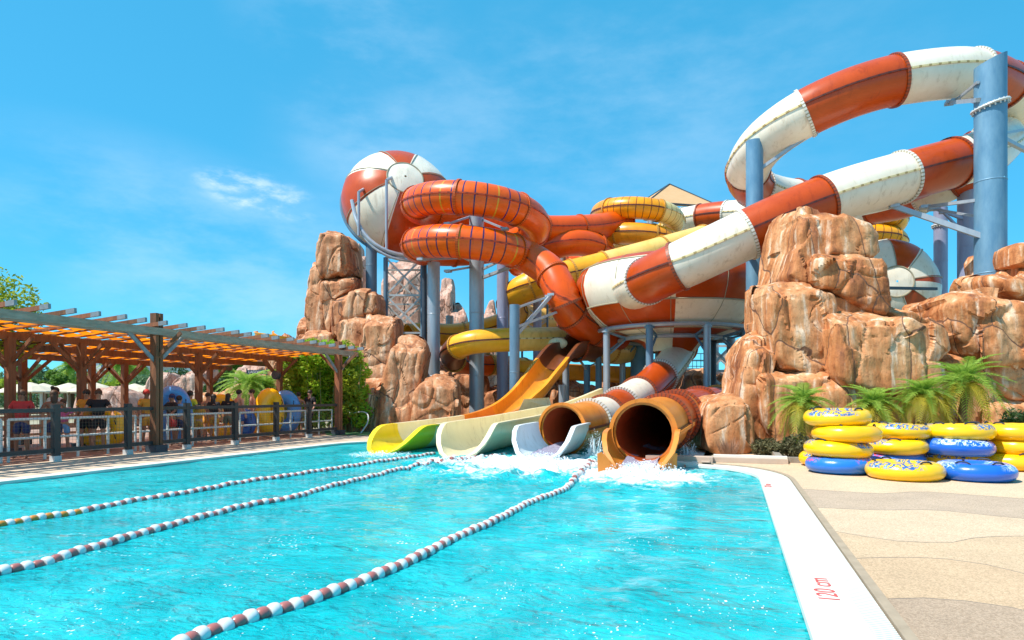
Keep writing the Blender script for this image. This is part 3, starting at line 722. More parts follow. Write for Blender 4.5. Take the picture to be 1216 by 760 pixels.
for j in range(ny):
    for i in range(nx):
        x = (gx[i]+gx[i+1])/2; y = (gy[j]+gy[j+1])/2
        if x > -.75 and y > 14.0: continue
        if x < PX0+1.1 and y > PY1-.4: continue
        fs.append((j*W_+i, j*W_+i+1, (j+1)*W_+i+1, (j+1)*W_+i))
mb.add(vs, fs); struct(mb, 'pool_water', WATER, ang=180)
TILE = simple('pool_tile', (.15,.55,.58), (.1,.48,.52), scale=3, rough=.3)
eo = offs(edge, .02); mb = MB(); mb.add([p-UZ*.05 for p in eo] + [p-UZ*1.25 for p in eo], [(i, i+1, len(edge)+i+1, len(edge)+i) for i in range(len(edge)-1)])
mb.add([(PX0-.3, PY0, -1.25), (PX1+.3, PY0, -1.25), (PX1+.3, PY1, -1.25), (PX0-.3, PY1, -1.25)], [(0,1,2,3)]); struct(mb, 'pool_basin', TILE, smooth=False)
# coping: stone slabs, grating, trim
STONE = simple('coping_stone', (.78,.74,.67), (.66,.61,.54), scale=1.2, rough=.55, bump=.05)
def strip(P, d0, d1, z, joint=.6, gap=.006, h=.05):
    mb = MB(); R = resample(P, joint)
    # keep corners: resample finely then group
    A = offs(R, d0); B = offs(R, d1)
    for i in range(len(R)-1):
        g = gap
        a0, a1 = A[i].lerp(A[i+1], g), A[i+1].lerp(A[i], g); b0, b1 = B[i].lerp(B[i+1], g), B[i+1].lerp(B[i], g)
        q = [a0, a1, b1, b0]
        mb.add([v+UZ*z for v in q]+[v+UZ*(z-h) for v in q], [(0,1,2,3),(0,4,5,1),(3,2,6,7),(0,3,7,4),(1,5,6,2)])
    return mb
fine = resample(edge, .25)
struct(strip(edge, .0, .34, .004, .30, .004), 'pool_coping', STONE, smooth=False)
right = edge[:11]
m, nt, b = nodes('overflow_grating')
tg = N(nt, 'ShaderNodeTexCoord'); wv_ = N(nt, 'ShaderNodeTexWave', bands_direction='Y', i_Scale=9.0); wv_.inputs['Distortion'].default_value = .1; nt.links.new(tg.outputs['Object'], wv_.inputs['Vector'])
rg = ramp(nt, [(.25, (.30,.33,.30)), (.5, (.80,.80,.74))]); nt.links.new(wv_.outputs[0], rg.inputs[0]); nt.links.new(rg.outputs[0], b.inputs['Base Color']); b.inputs['Roughness'].default_value = .5
struct(strip(right, .345, .49, -.004, .25, .002), 'overflow_grating', m, smooth=False)
TRIM = simple('deck_trim', (.42,.32,.22), (.33,.25,.17), scale=6, rough=.7)
struct(strip(right, .50, .57, .012, .3, .0), 'deck_trim', TRIM, smooth=False)
# deck with wavy bands of washed pebble
def pebble(name, c): 
    m = simple(name, c, tuple(x*.86 for x in c), scale=1.3, rough=.85, bump=.5, bscale=160)
    nt = m.node_tree; b = [x for x in nt.nodes if x.type == 'BSDF_PRINCIPLED'][0]; src = b.inputs['Base Color'].links[0].from_socket
    v = N(nt, 'ShaderNodeTexVoronoi', i_Scale=95); tcx = N(nt, 'ShaderNodeTexCoord'); nt.links.new(tcx.outputs['Object'], v.inputs['Vector'])
    hs = N(nt, 'ShaderNodeSeparateXYZ'); nt.links.new(v.outputs['Color'], hs.inputs[0]); rp = ramp(nt, [(0, (.62,.58,.52)), (1, (1.15,1.13,1.1))]); nt.links.new(hs.outputs[0], rp.inputs[0])
    mx = N(nt, 'ShaderNodeMix', data_type='RGBA', blend_type='MULTIPLY'); mx.inputs[0].default_value = .8; nt.links.new(src, mx.inputs[6]); nt.links.new(rp.outputs[0], mx.inputs[7]); nt.links.new(mx.outputs[2], b.inputs['Base Color']); return m
lines = [
 [(905,540),(1216,540),(1400,540)],
 [(930,581),(947,581),(1046,586),(1091,583),(1216,593),(1500,600)],
 [(950,602),(1039,605),(1108,605),(1216,617),(1500,630)],
 [(975,629),(990,630),(1057,641),(1125,645),(1166,638),(1216,638),(1500,650)],
 [(1000,662),(1040,661),(1108,662),(1170,671),(1216,683),(1500,740)],
 [(1050,711),(1054,711),(1108,711),(1160,717),(1216,726),(1500,800)],
]
DX0 = PX1+.57; XS = [DX0+i*.25 for i in range(13)]+[DX0+3.5+i for i in range(30)]
def ly(L, x):
    W = [gr(a, b_) for a, b_ in L]
    for p, q in zip(W, W[1:]):
        if p.x <= x <= q.x: return p.y+(q.y-p.y)*(x-p.x)/(q.x-p.x)
    return W[0].y if x < W[0].x else W[-1].y
YS = [[16+2*sin(x*.3) for x in XS]]+[[ly(L, x)+.05*sin(x*2.1+i) for x in XS] for i, L in enumerate(lines[1:])]+[[1.2 for x in XS]]+[[.2+.2*sin(x) for x in XS]]+[[-8 for x in XS]]
cols = [(.66,.55,.41), (.50,.43,.35), (.64,.54,.41), (.60,.49,.35), (.58,.46,.32), (.44,.36,.28), (.44,.36,.28), (.58,.48,.36)]
mats = [pebble('pebble_%s' % n, (c[0]*1.16, c[1]*1.02, c[2]*.92)) for n, c in zip(['a','b','c','d','e','f','g','h'], cols)]
mb = MB(); 
for k in range(len(YS)-1):
    nX = len(XS); A = [Vector((x, YS[k][i], 0)) for i, x in enumerate(XS)]; B = [Vector((x, YS[k+1][i], 0)) for i, x in enumerate(XS)]
    mb.add(A+B, [(i, i+1, nX+i+1, nX+i) for i in range(nX-1)], k)
struct(mb, 'deck', mats, smooth=False)
mb = MB(); JM = simple('joint_dark', (.25,.20,.15), rough=.9)
for k in range(1, len(YS)-1):
    mb.pipe([Vector((x, YS[k][i], .0)) for i, x in enumerate(XS[:26])], .004, 4)
struct(mb, 'deck_joints', JM)
# far right corner deck, left deck, ground
mb = MB(); z = -.004
cv = [Vector((p.x, p.y, z)) for p in offs(edge[:12], .56)[1:]] ; cv = [p for p in cv if p.x > -1.02] + [Vector((-1.0, 14.2, z))]
cv = [Vector((DX0+.01, 11.5, z))] + cv
mb.add(cv+[Vector((p.x, 17, z)) for p in cv], [(i, i+1, len(cv)+i+1, len(cv)+i) for i in range(len(cv)-1)])
 
# ---- corner deck fills between coping and rocks
struct(mb, 'corner_deck', mats[0], smooth=False)
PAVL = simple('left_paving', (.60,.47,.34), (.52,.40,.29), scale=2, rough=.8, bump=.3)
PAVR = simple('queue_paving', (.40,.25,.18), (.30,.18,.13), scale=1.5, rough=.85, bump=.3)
mb = MB(); mb.add([(PX0-.38,-8,0),(PX0-.44,9,0),(PX0-.35,17,0),(PX0+1,19.2,0),(PX0+2.4,19.2,0),(PX0+2.4,20.4,0),(-14.2,22,0),(-14.2,-8,0)], [tuple(range(8))[::-1]]); struct(mb, 'left_paving', PAVL, smooth=False)
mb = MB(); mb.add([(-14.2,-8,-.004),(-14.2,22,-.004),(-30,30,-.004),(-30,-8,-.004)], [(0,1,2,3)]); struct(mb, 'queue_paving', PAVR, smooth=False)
GR = simple('ground_dry', (.42,.36,.26), (.25,.24,.13), scale=.08, rough=.95, bump=.4, bscale=2)
mb = MB(); g = 1500
mb.add([(-g,-g,-.03),(g,-g,-.03),(g,PY0,-.03),(-g,PY0,-.03)], [(0,1,2,3)])
mb.add([(-g,PY1,-.03),(g,PY1,-.03),(g,g,-.03),(-g,g,-.03)], [(0,1,2,3)])
mb.add([(-g,PY0,-.03),(PX0-.2,PY0,-.03),(PX0-.2,PY1,-.03),(-g,PY1,-.03)], [(0,1,2,3)])
mb.add([(PX1+.2,PY0,-.03),(g,PY0,-.03),(g,PY1,-.03),(PX1+.2,PY1,-.03)], [(0,1,2,3)])
mb.add([(-.9,13.9,-.031),(PX1+.2,13.9,-.031),(PX1+.2,PY1,-.031),(-.9,PY1,-.031)], [(0,1,2,3)])
struct(mb, 'ground', GR, smooth=False)
LAWN = simple('artificial_lawn', (.05,.16,.05), (.03,.1,.03), rough=.9, bump=.5)
mb = MB(); pl = [gr(388,517), gr(440,517.5), gr(440,513), gr(385,512)]; mb.add([p+UZ*.012 for p in pl], [(0,1,2,3)]); struct(mb, 'lawn_strip', LAWN, smooth=False)
# steps at the back of the pool
TANS = simple('step_tan', (.55,.42,.33), (.47,.36,.28), rough=.7)
st = thing('pool_steps', 'tan and white checkered stone steps at the far right corner of the pool', 'steps', (-1.2,14.3,0))
mb = MB(); mb.box((-1.25,14.0,-.02), (1.1,.35,.12)); mb.build('lower_step', STONE, st, smooth=False)
mb = MB(); mb.box((-1.1,14.36,.03), (1.4,.36,.2)); mb.build('upper_step', TANS, st, smooth=False)
mb = MB()
for i in range(4): mb.box((-1.62+i*.36,14.12,.045+.0*i), (.17,.2,.02))
mb.build('tread_tiles', TANS, st, smooth=False)
sl = thing('stone_bench', 'low white stone slab wall between the pool corner and the rocks', 'bench', (.1,14.3,0))
mb = MB(); mb.box((.35,14.75,.05), (1.5,.4,.10)); mb.build('slab', TANS, sl, smooth=False)
mb = MB(); mb.box((.35,14.85,.12), (1.5,.2,.04)); mb.build('ledge', STONE, sl, smooth=False)
kb = gr(933,548); k = thing('planter_edge', 'weathered timber planter edging beside the tube stacks', 'planter', kb)
WOODG = simple('wood_grey', (.34,.29,.24), (.22,.18,.14), scale=6, rough=.85, bump=.4, stretch=(1,1,.3))
mb = MB(); mb.beam(gr(914,533)+UZ*.06, gr(926,549)+UZ*.06, .14, .12); mb.build('side_log', WOODG, k, smooth=False)
mb = MB(); mb.beam(gr(926,549)+UZ*.06, gr(958,550)+UZ*.06, .14, .12); mb.build('front_log', WOODG, k, smooth=False)
# depth markings
def text(s, loc, rot, size, mat, name, parent=None, ext=.0015):
    cu = bpy.data.curves.new(name, 'FONT'); cu.body = s; cu.size = size; cu.extrude = ext; cu.align_x = 'CENTER'; cu.align_y = 'CENTER'; cu.materials.append(mat)
    o = bpy.data.objects.new(name, cu); C.objects.link(o); dg = bpy.context.evaluated_depsgraph_get(); me = bpy.data.meshes.new_from_object(o.evaluated_get(dg)); bpy.data.objects.remove(o)
    o = bpy.data.objects.new(name, me); C.objects.link(o); o.location = loc; o.rotation_euler = rot
    if parent: o.parent = parent
    return o
REDP = simple('red_paint', (.62,.10,.09), (.55,.08,.07), rough=.6)
d = text('120 cm', gr(979,700)+UZ*.006, (0,0,pi/2+.03), .20, REDP, 'depth_marking'); tag(d, 'red 120 cm depth marking on the coping in the near right foreground', 'marking', 'depth markings on the coping')
d = text('120 cm', gr(912,577)+UZ*.006, (0,0,pi/2), .155, REDP, 'depth_marking'); tag(d, 'small red depth marking on the coping near the far pool corner', 'marking', 'depth markings on the coping')

# ================================================================ lane ropes
FW = simple('float_white', (.80,.80,.78), (.7,.7,.68), rough=.3, coat=.3); FM = simple('float_maroon', (.50,.17,.14), (.40,.12,.10), rough=.35, coat=.3); FO_ = simple('float_orange', (.75,.32,.04), (.6,.2,.03), rough=.35)
def floatmesh(r, l, name, mat):
    mb = MB(); prof = [(r*.25,-l/2),(r*.75,-l*.47),(r*.95,-l*.32),(r,-l*.1),(r,l*.1),(r*.95,l*.32),(r*.75,l*.47),(r*.25,l/2)]
    mb.revolve(prof, (0,0,0), 16, R=Matrix.Rotation(pi/2, 3, 'Y')); o = mb.build(name, mat); me = o.data; bpy.data.objects.remove(o); return me
def rope(label, px, orange=0):
    P = [gr(x, y, WZ) for x, y in px]; Q = resample(spline(P, .3), .086); fr = frames(Q)
    t = thing('lane_rope', label, 'lane rope', Q[0], 'floating lane ropes across the pool')
    mb = MB(); mb.pipe([q+UZ*.015 for q in Q[::3]], .012, 6); mb.build('cable', FW, t)
    fmw = [floatmesh(.056, .084, 'float', FW), floatmesh(.047, .082, 'float', FM), floatmesh(.047, .082, 'float', FO_)]
    rest = MB(); vis = 0
    for i, (p, tt, sx, u) in enumerate(fr):
        k = i % 2
        if k == 1 and i < orange: k = 2
        p = p + UZ*(.012 + .006*sin(i*.9) + max(0, wh(p.x, p.y)))
        R = Matrix((tt, sx, u)).transposed()
        R = R @ Matrix.Rotation(random.uniform(-.06,.06), 3, 'Z')
        if i < 100:
            o = bpy.data.objects.new('float', fmw[k]); C.objects.link(o); o.parent = t; o.matrix_local = Matrix.Translation(p-Q[0]) @ R.to_4x4()
        else:
            r = .056 if k == 0 else .047; l = .084; prof = [(r*.3,-l/2),(r*.9,-l*.4),(r,0),(r*.9,l*.4),(r*.3,l/2)]
            rest.revolve(prof, p, 12, mf=lambda a, b_, k=k: k, R=R @ Matrix.Rotation(pi/2, 3, 'Y'))
    o = rest.build('float_row', [FW, FM, FO_], t); o['kind'] = 'stuff'
rope('left lane rope of white and brown floats with orange floats at its near end', [(-30,630),(0,625),(50,616.5),(100,608),(165,595),(205,589),(250,581),(300,572),(350,565),(420,554),(480,545),(515,540)], 14)
rope('middle lane rope of white and maroon floats ending at the cream open slide', [(-20,688),(0,682),(50,671),(100,656),(150,640),(205,625),(250,613),(300,600),(345,593),(390,580),(450,565),(497,555),(545,548),(600,541)])
rope('right lane rope with the largest floats, bending towards the orange tube mouth', [(190,783),(234,758),(270,745),(329,727),(375,712),(425,694),(482,670),(536,643),(593,617),(630,598),(671,582),(682,571),(692,562),(717,546)])
# ================================================================ slides
Wt = (WHITE, FLW, SEAMW); Rd = (RED, FLR, SEAMR); Or = (ORANGE, FLO, SEAMO); Orb = (ORIB, FLO, SEAMO); Ye = (YELLOW, FLY, SEAMR); Yr = (YRIB, FLY, SEAMR); Ys = (STRAW, FLY, SEAMW); Yc = (YCRIB, FLY, SEAMW); Am = (AMBER, FLY, SEAMR)
def S(L, t): return (L,)+t
# --- main red and white tube: far tower -> big loop -> large bowl
t = thing('tube_slide', 'huge red and white tube slide looping high at the right and ending at the bowl', 'water slide', at(760,335,22.5))
ctrl = [at(812,262,42), at(848,256,40.5), at(900,253,38.5), at(960,252,36), at(1030,247,33), at(1080,237,31), at(1125,218,29.5), at(1160,198,28.5),
        at(1188,172,27.5), at(1204,145,26), at(1204,120,24.6), at(1186,100,23.2), at(1150,88,22.3), at(1100,90,22), at(1040,101,22), at(980,123,22.3), at(930,151,23),
        at(897,182,24.3), at(888,212,26.3), at(908,228,28.3), at(950,236,29.5), at(1010,236,29.5), at(1070,222,29), at(1120,200,28.2), at(1165,176,27.2),
        at(1182,164,25.4), at(1184,170,23.8), at(1166,183,22.6), at(1135,193,22), at(1080,208,21.6), at(1010,228,21.3), at(950,250,21.2), at(890,277,21.3), at(828,306,21.7), at(797,320,22.1), at(772,332,22.9), at(755,341,24.4), at(750,346,26.4)]
secs = []
order = [Wt, Rd]
secs = [S(1.2, Wt), S(1.9, Rd), S(3.4, Wt), S(3.0, Rd), S(3.2, Wt), S(2.6, Rd), S(2.4, Wt), S(2.1, Rd)]
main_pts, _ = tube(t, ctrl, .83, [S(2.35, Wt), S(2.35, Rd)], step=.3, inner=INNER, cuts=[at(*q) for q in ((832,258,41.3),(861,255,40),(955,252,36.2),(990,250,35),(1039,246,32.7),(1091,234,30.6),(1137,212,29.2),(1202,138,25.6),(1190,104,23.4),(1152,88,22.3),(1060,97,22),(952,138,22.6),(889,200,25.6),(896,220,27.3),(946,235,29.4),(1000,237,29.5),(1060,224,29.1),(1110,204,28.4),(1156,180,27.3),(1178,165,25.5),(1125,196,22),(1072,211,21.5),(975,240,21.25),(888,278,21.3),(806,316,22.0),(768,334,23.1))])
# --- big bowl
bw = thing('slide_bowl', 'large round bowl in red and white checks on a steel ring of columns', 'water slide bowl', az(797,27.5,0))
bc = az(797,27.5,0)
prof = [(.95,3.35),(1.3,3.75),(2.0,3.98),(2.6,4.15),(3.15,4.42),(3.6,4.80),(3.85,5.08),(4.05,5.6),(4.12,6.0),(4.05,6.4),(3.85,6.75),(3.4,7.0),(2.5,7.2),(1.5,7.3),(.3,7.35)]
# the bowl's sides bulge, its lid is nearly flat
def bowlm(i, j):
    row = 0 if j < 3 else 1 if j < 6 else 2 if j < 10 else 3
    return (int((i+6.7)/16) + row + 1) % 2
mb = MB(); mb.revolve(prof, bc, 96, mf=bowlm); mb.build('shell', [RED, WHITE], bw, ang=60)
for z, r in ((5.08,3.87),(4.15,2.62),(6.75,3.87)):
    mb = MB(); mb.torus(bc+UZ*z, r, .02, .03, n=72, k=6); mb.build('seam_flange', FLW, bw)
mb = MB()
for q in range(12):
    a = (q*8-6.7)/96*2*pi
    mb.pipe([bc+Vector((cos(a)*(r+.01), sin(a)*(r+.01), z)) for r, z in prof[2:13]], .014, 5)
mb.build('rib', FLW, bw)
mb = MB(); mb.pipe(spline([bc+UZ*3.9, bc+UZ*3.2, at(815,400,28.2)]), .72, 20); mb.build('outlet', RED, bw)
sr = thing('ring_support', 'steel ring frame with short posts carrying the checkered bowl', 'support frame', bc)
for r, z in ((3.15,4.22),(2.2,3.86)):
    mb = MB(); mb.torus(bc+UZ*z, r, .085, .085, n=64, k=8); mb.build('ring_beam', STEEL, sr)
for k, a in enumerate([i*2*pi/9+.35 for i in range(9)]):
    p = bc+Vector((cos(a)*3.15, sin(a)*3.15, 0)); mb = MB(); mb.cyl(p, p+UZ*4.2, .14, n=14); mb.cyl(p+UZ*4.08, p+UZ*4.14, .2, n=14); mb.build('leg', STEEL if k % 2 else STEELB, sr)
    q = bc+Vector((cos(a)*2.2, sin(a)*2.2, 3.86)); mb = MB(); mb.beam(p+UZ*4.1, q, .09, .09); mb.beam(p+UZ*3.1, q, .07, .07); mb.build('brace', STEELB, sr)
# --- left exit tube
t = thing('tube_slide', 'red and white tube slide emerging from under the bowl with pale blue mouth apron', 'water slide', az(650,16.5,0))
tube(t, [at(668,510,16.9), at(690,505,17.9), at(706,500,18.8), at(725,492,20), at(742,480,21.3), at(765,465,23.1), at(785,446,25), at(803,424,27.2), at(814,404,29)], .64,
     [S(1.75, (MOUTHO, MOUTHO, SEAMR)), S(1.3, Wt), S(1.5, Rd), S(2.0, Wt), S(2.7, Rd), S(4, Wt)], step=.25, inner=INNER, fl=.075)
flume(t, [az(636,14.6,-.14), az(652,15.7,-.10), az(668,16.85,-.08)], 1.42, .78, [(9, PALEW)], mouth=.9, part='mouth_apron', lip=.05)
p = at(668,514,16.9)+RV*.70; mb = MB(); mb.beam(p, at(706,504,18.8)+RV*.70-UZ*.05, .10, .07); mb.build('side_rail', MOUTHO, t)
# --- right exit tube
t = thing('tube_slide', 'orange brown tube slide whose dark round mouth faces the pool beside the rocks', 'water slide', az(762,13.5,0))
tube(t, [at(764,514,13.7), at(775,508,14.6), at(787,502,15.7), at(802,495,17.1), at(818,489,19), at(834,484,21.2), at(858,479,25), at(880,476,29), at(905,470,33)], .655,
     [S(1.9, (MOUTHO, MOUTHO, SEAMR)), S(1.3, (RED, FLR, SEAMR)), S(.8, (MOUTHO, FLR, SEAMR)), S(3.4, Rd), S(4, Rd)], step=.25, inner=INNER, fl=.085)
flume(t, [az(757,12.5,-.16), az(761,13.1,-.10), az(764,13.65,-.07)], 1.46, .76, [(9, MOUTHO)], mouth=.75, part='mouth_apron', lip=.04, mlow=.42)
for sg in (-1, 1):
    mb = MB(); p = az(757,12.5,0)+RV*sg*.66; q = az(764,13.6,0)+RV*sg*.72
    mb.add([p+UZ*.33+RV*sg*.03, p+UZ*.30+RV*sg*.12, p-UZ*.25+RV*sg*.10, p-UZ*.25-RV*sg*.42, p-UZ*.02-RV*sg*.30,
            p+UZ*.33+RV*sg*.03+FV*.06, p+UZ*.30+RV*sg*.12+FV*.06, p-UZ*.25+RV*sg*.10+FV*.06, p-UZ*.25-RV*sg*.42+FV*.06, p-UZ*.02-RV*sg*.30+FV*.06],
           [(0,1,2,3,4),(9,8,7,6,5),(0,5,6,1),(1,6,7,2),(2,7,8,3),(3,8,9,4),(4,9,5,0)]); mb.build('apron_foot', MOUTHO, t, smooth=False)
    if sg > 0: mb = MB(); mb.beam(q+UZ*.62, at(787,503,15.7)+RV*.74, .10, .08); mb.build('side_rail', MOUTHO, t)
# --- open flumes
t = thing('open_slide', 'open amber chute curving down to a yellow and cream mouth, leftmost of the pool slides', 'water slide', az(480,17.8,0))
flume(t, [az(448,16.6,-.13), az(488,18.0,-.08), az(535,20.2,-.02), az(578,22.3,.1), az(608,23.8,.45), az(634,24.8,1.15), az(655,25.8,2.1), az(672,27.0,2.95), az(684,28,3.1)], 1.32, .68,
      [(1.7, LEMON), (4.0, CREAM), (2.1, MOUTHO), (3.8, AMBER), (9.0, BROWN)], mouth=1.3)
tube(t, [at(684,411,28), at(700,411,28.6), at(715,413,29.2), at(732,416,30), at(748,414,31)], .66, [S(1.3, (BROWN, FLR, SEAMR)), S(1, Ys), S(2, Ys)], part='entry_tube', step=.25, inner=BROWN)
mb = MB(); mb.ball(at(662,408,28.1), (.45,.12,.26), 16, 10); mb.build('splash_guard', CREAM, t)
t = thing('open_slide', 'short cream open slide with pale green lip between the yellow slide and the blue apron', 'water slide', az(575,16.2,0))
flume(t, [az(540,15.3,-.14), az(571,17.2,-.10), az(612,19.6,-.02), az(658,21.8,.18), az(705,22.8,.5), az(735,25,.9)], 1.36, .82, [(1.5, CREAM), (3.5, CREAM), (3, CREAM), (9, CREAM)], mouth=1.25, lip=.07)
mb = MB(); a = [at(612,496,22.6), at(622,474,22.6), at(652,472,24.0), at(656,485,24.0)]
mb.add(a+[p+FV*.08 for p in a], [(0,1,2,3),(7,6,5,4),(0,4,5,1),(1,5,6,2),(2,6,7,3),(3,7,4,0)]); mb.build('end_panel', CREAM, t, smooth=False)
# --- orange coil
def helix(C0, R, phi0, phi1, zf, n=10):
    out = []; k = int(abs(phi1-phi0)/(2*pi)*n*2)+1
    for i in range(k+1):
        p = phi0+(phi1-phi0)*i/k; out.append(C0+RV*(R*cos(p))+FV*(R*sin(p))+UZ*(zf(p)-C0.z))
    return out
cc = az(565,29.6,0); zf = lambda p: 9.75-1.85*(p-3*pi/2)/(2*pi)
pre = [at(742,262,37), at(716,268,36), at(690,271,35), at(655,272,34.2), at(610,270,33.6)]
hx = helix(cc, 2.75, pi/2+.25, 3.80*pi, zf)
post = [at(652,322,27.4), at(668,350,26.8), at(676,371,26.9), at(690,384,27.4), at(712,394,28.2), at(735,398,29.2)]
t = thing('tube_slide', 'glossy orange tube slide in two stacked coils in front of the striped cone', 'water slide', cc)
hp_ = lambda q: cc+RV*(2.75*cos(q))+FV*(2.75*sin(q))+UZ*zf(q)
tube(t, pre+hx+post, .70, [S(1, x) for x in (Or,Or,Or,Or,Orb,Orb,Or,Or,Or,Or,Or,Orb,Orb,Or,Or,Rd,Rd,Rd)], step=.3,
     cuts=[at(690,271,35), at(650,272,34.2), hp_(pi*.8), hp_(pi*1.12), hp_(pi*1.45), hp_(pi*1.76), hp_(pi*2.05), hp_(pi*2.35), hp_(pi*2.65), hp_(pi*2.9), hp_(pi*3.12), hp_(pi*3.45), hp_(pi*3.74), at(655,328,27.2), at(672,360,26.8), at(680,377,27.0), at(703,391,27.9)])
t2 = thing('tube_slide', 'short curved orange tube visible between the two coiled slides', 'water slide', at(675,300,35))
tube(t2, [at(610,312,36), at(640,300,35), at(665,290,34.3), at(690,288,34.6), at(712,296,35.5), at(716,306,37), at(700,312,38.5), at(660,312,39)], .72, [S(2.6, Or)], step=.36)
# --- yellow coil
cc = az(757,38,0); zf2 = lambda p: 12.0-1.45*(p-3*pi/2)/(2*pi)
hx = helix(cc, 2.15, pi*.9, 4.2*pi, zf2)
t = thing('tube_slide', 'yellow tube slide coiled twice beside the canopy tower', 'water slide', cc)
tube(t, [at(800,258,42), at(770,250,41.5), at(730,250,40.2)]+hx, .60, [S(2, Ye), S(2, Am), S(2.3, Ye), S(2.2, Am), S(3.0, Yr), S(3.4, Yc), S(2.9, Ys), S(2.8, Ys), S(2.2, Ye), S(2, Am), S(3.0, Yr), S(3.2, Yc), S(3, Ys)], step=.33)
# --- long straw tube behind the red and white one, and its lower turns
t = thing('tube_slide', 'long straw yellow tube running down behind the red and white tube', 'water slide', at(700,322,31))
tube(t, [at(835,283,35), at(800,293,33.8), at(750,307,32.7), at(700,320,32), at(655,331,31.5), at(622,343,31.5), at(606,358,32.4), at(613,374,34), at(645,380,36), at(690,380,38)], .70, [S(3.4, Ys), S(3.4, Ys), S(1.9, Ye), S(2.2, Ye), S(3, Ye)], step=.36)
t = thing('open_slide', 'yellow covered flume turning back on itself behind the grey pillars', 'water slide', at(600,403,27.5))
tube(t, [at(770,398,34), at(735,400,32), at(700,401,30.2), at(660,402,29), at(625,403,28.2), at(590,404,27.8), at(558,407,27.8), at(538,416,28.6), at(540,428,30), at(565,433,31.5), at(600,434,33), at(640,440,35)], .52, [S(2.6, (YELLOW, FLY, SEAMR)), S(2, (BROWN, FLY, SEAMR)), S(2.4, (ORANGE, FLY, SEAMR)), S(2.6, Ys)], step=.33)
t = thing('open_slide', 'distant yellow flume in front of the pale spires', 'water slide', at(520,397,36))
tube(t, [at(486,399,34), at(505,396,34.5), at(535,398,35), at(570,393,35.4), at(600,383,35.8), at(625,368,36.4), at(650,356,37)], .62, [S(3, Ye)], step=.4)
t = thing('open_slide', 'olive yellow trough running level behind the short blue posts', 'water slide', at(700,449,31))
flume(t, [at(600,446,33), at(650,450,32.5), at(700,453,32), at(760,456,31.6), at(800,458,32)], 1.3, .75, [(3, YELLOW), (3, AMBER), (9, YELLOW)], mouth=0, lip=.08)
# --- left cone (striped) and right cone
def cone(t, hub, ctr, D, Rx, yaw, tilt, ns=10, hubr=.28, ph=0, OB=.72):
    c = at(ctr[0], ctr[1], D); n = (-FV*cos(tilt)*cos(yaw) + UZ*sin(tilt) + RV*sin(yaw)*cos(tilt)).normalized(); R = n.to_track_quat('Z', 'Y').to_matrix()
    pr = []
    for i in range(25):
        a = 0.02+i/24*2.3; rr = sin(a)*Rx; zz = cos(a)*Rx*OB
        pr.append((rr, zz))
    def mf(i, j):
        a = .02+(j+.5)/24*2.3
        if a < hubr: return 1
        if a > 1.75: return 1
        return (int(((i/96)+ph)*ns)) % 2
    mb = MB(); o0 = len(mb.v); mb.revolve(pr, c, 96, mf=mf, R=R)
    for k, v in enumerate(mb.v):
        d = (v-c); s = noise.noise(v*.9)*.05 + noise.noise(v*2.2)*.02; mb.v[k] = v + d.normalized()*s
    mb.build('striped_shell', [RED, WHITE], t, ang=60)
    mb = MB(); mb.torus(c+n*cos(hubr)*Rx*OB, sin(hubr)*Rx, .04, .04, n=48, k=6, R=R); mb.build('hub_flange', FLW, t)
    mb = MB(); mb.torus(c+n*cos(1.75)*Rx*OB, sin(1.75)*Rx+.05, .09, .09, n=72, k=6, R=R); mb.build('rim_beam', STEELB, t)
    for q in range(ns):
        aa = (q/ns-ph)*2*pi; mb = MB()
        mb.pipe([c+R @ Vector((cos(aa)*sin(x)*(Rx+.02), sin(aa)*sin(x)*(Rx+.02), cos(x)*(Rx+.02)*OB)) for x in [hubr+(1.75-hubr)*w_/12 for w_ in range(13)]], .022, 5); mb.build('rib', FLW, t)
    return c, n, R
t = thing('slide_cone', 'red and white striped cone like a beach ball standing above the left rocks', 'water slide cone', at(474,310,34))
c, n, R = cone(t, (482,214), (474,243), 34, 2.95, .32, .36, ns=8, hubr=.31, ph=.06, OB=.78)
for px, py0, py1 in ((459,214,300),(426,228,280)):
    mb = MB(); mb.cyl(at(px,py1,31), at(px,py0,31), .07, n=10); mb.cyl(at(px,py0,31), at(px+7,py0-4,32), .07, n=10); mb.build('frame_post', STEEL, t)
mb = MB(); mb.pipe(spline([at(418,238,31.6), at(424,262,31.2), at(438,284,31), at(462,299,31), at(492,305,31.4), at(520,306,32)]), .10, 8); mb.pipe(spline([at(420,250,31.6), at(428,274,31.2), at(443,293,31), at(466,306,31), at(494,311,31.4)]), .07, 8); mb.build('rim_frame', STEEL, t)
t = thing('slide_cone', 'red and white striped cone peeping out behind the tall right hand rocks', 'water slide cone', at(1052,385,31))
cone(t, (1041,340), (1050,344), 31, 2.42, -.22, .06, ns=9, hubr=.30, ph=.085)
mb = MB(); mb.beam(at(1055,342,28.0), at(1112,343,28.9), .12, .12); mb.build('frame_beam', DSTEEL, t)
# far orange coil right
t = thing('tube_slide', 'amber yellow coil showing above the right striped cone', 'water slide', at(1030,280,40))
tube(t, helix(az(1030,40,0), 1.6, pi*.7, 4.1*pi, lambda p: 1.4+(472-262)/760*40-1.3*(p-3*pi/2)/(2*pi)), .62, [S(2.5, Ye), S(2.5, Yr)], step=.33)
# mushroom-like curl seen above pergola
t = thing('slide_curl', 'small yellow slide curl on a rock above the pergola roof', 'water slide', at(333,440,40))
flume(t, helix(az(336,41,0), 1.15, pi*.95, 2.15*pi, lambda p: 5.1-.25*(p-pi))+[at(352,420,42)], 1.1, .5, [(1.2, YRIB), (9, YELLOW)], mouth=0, lip=.05)

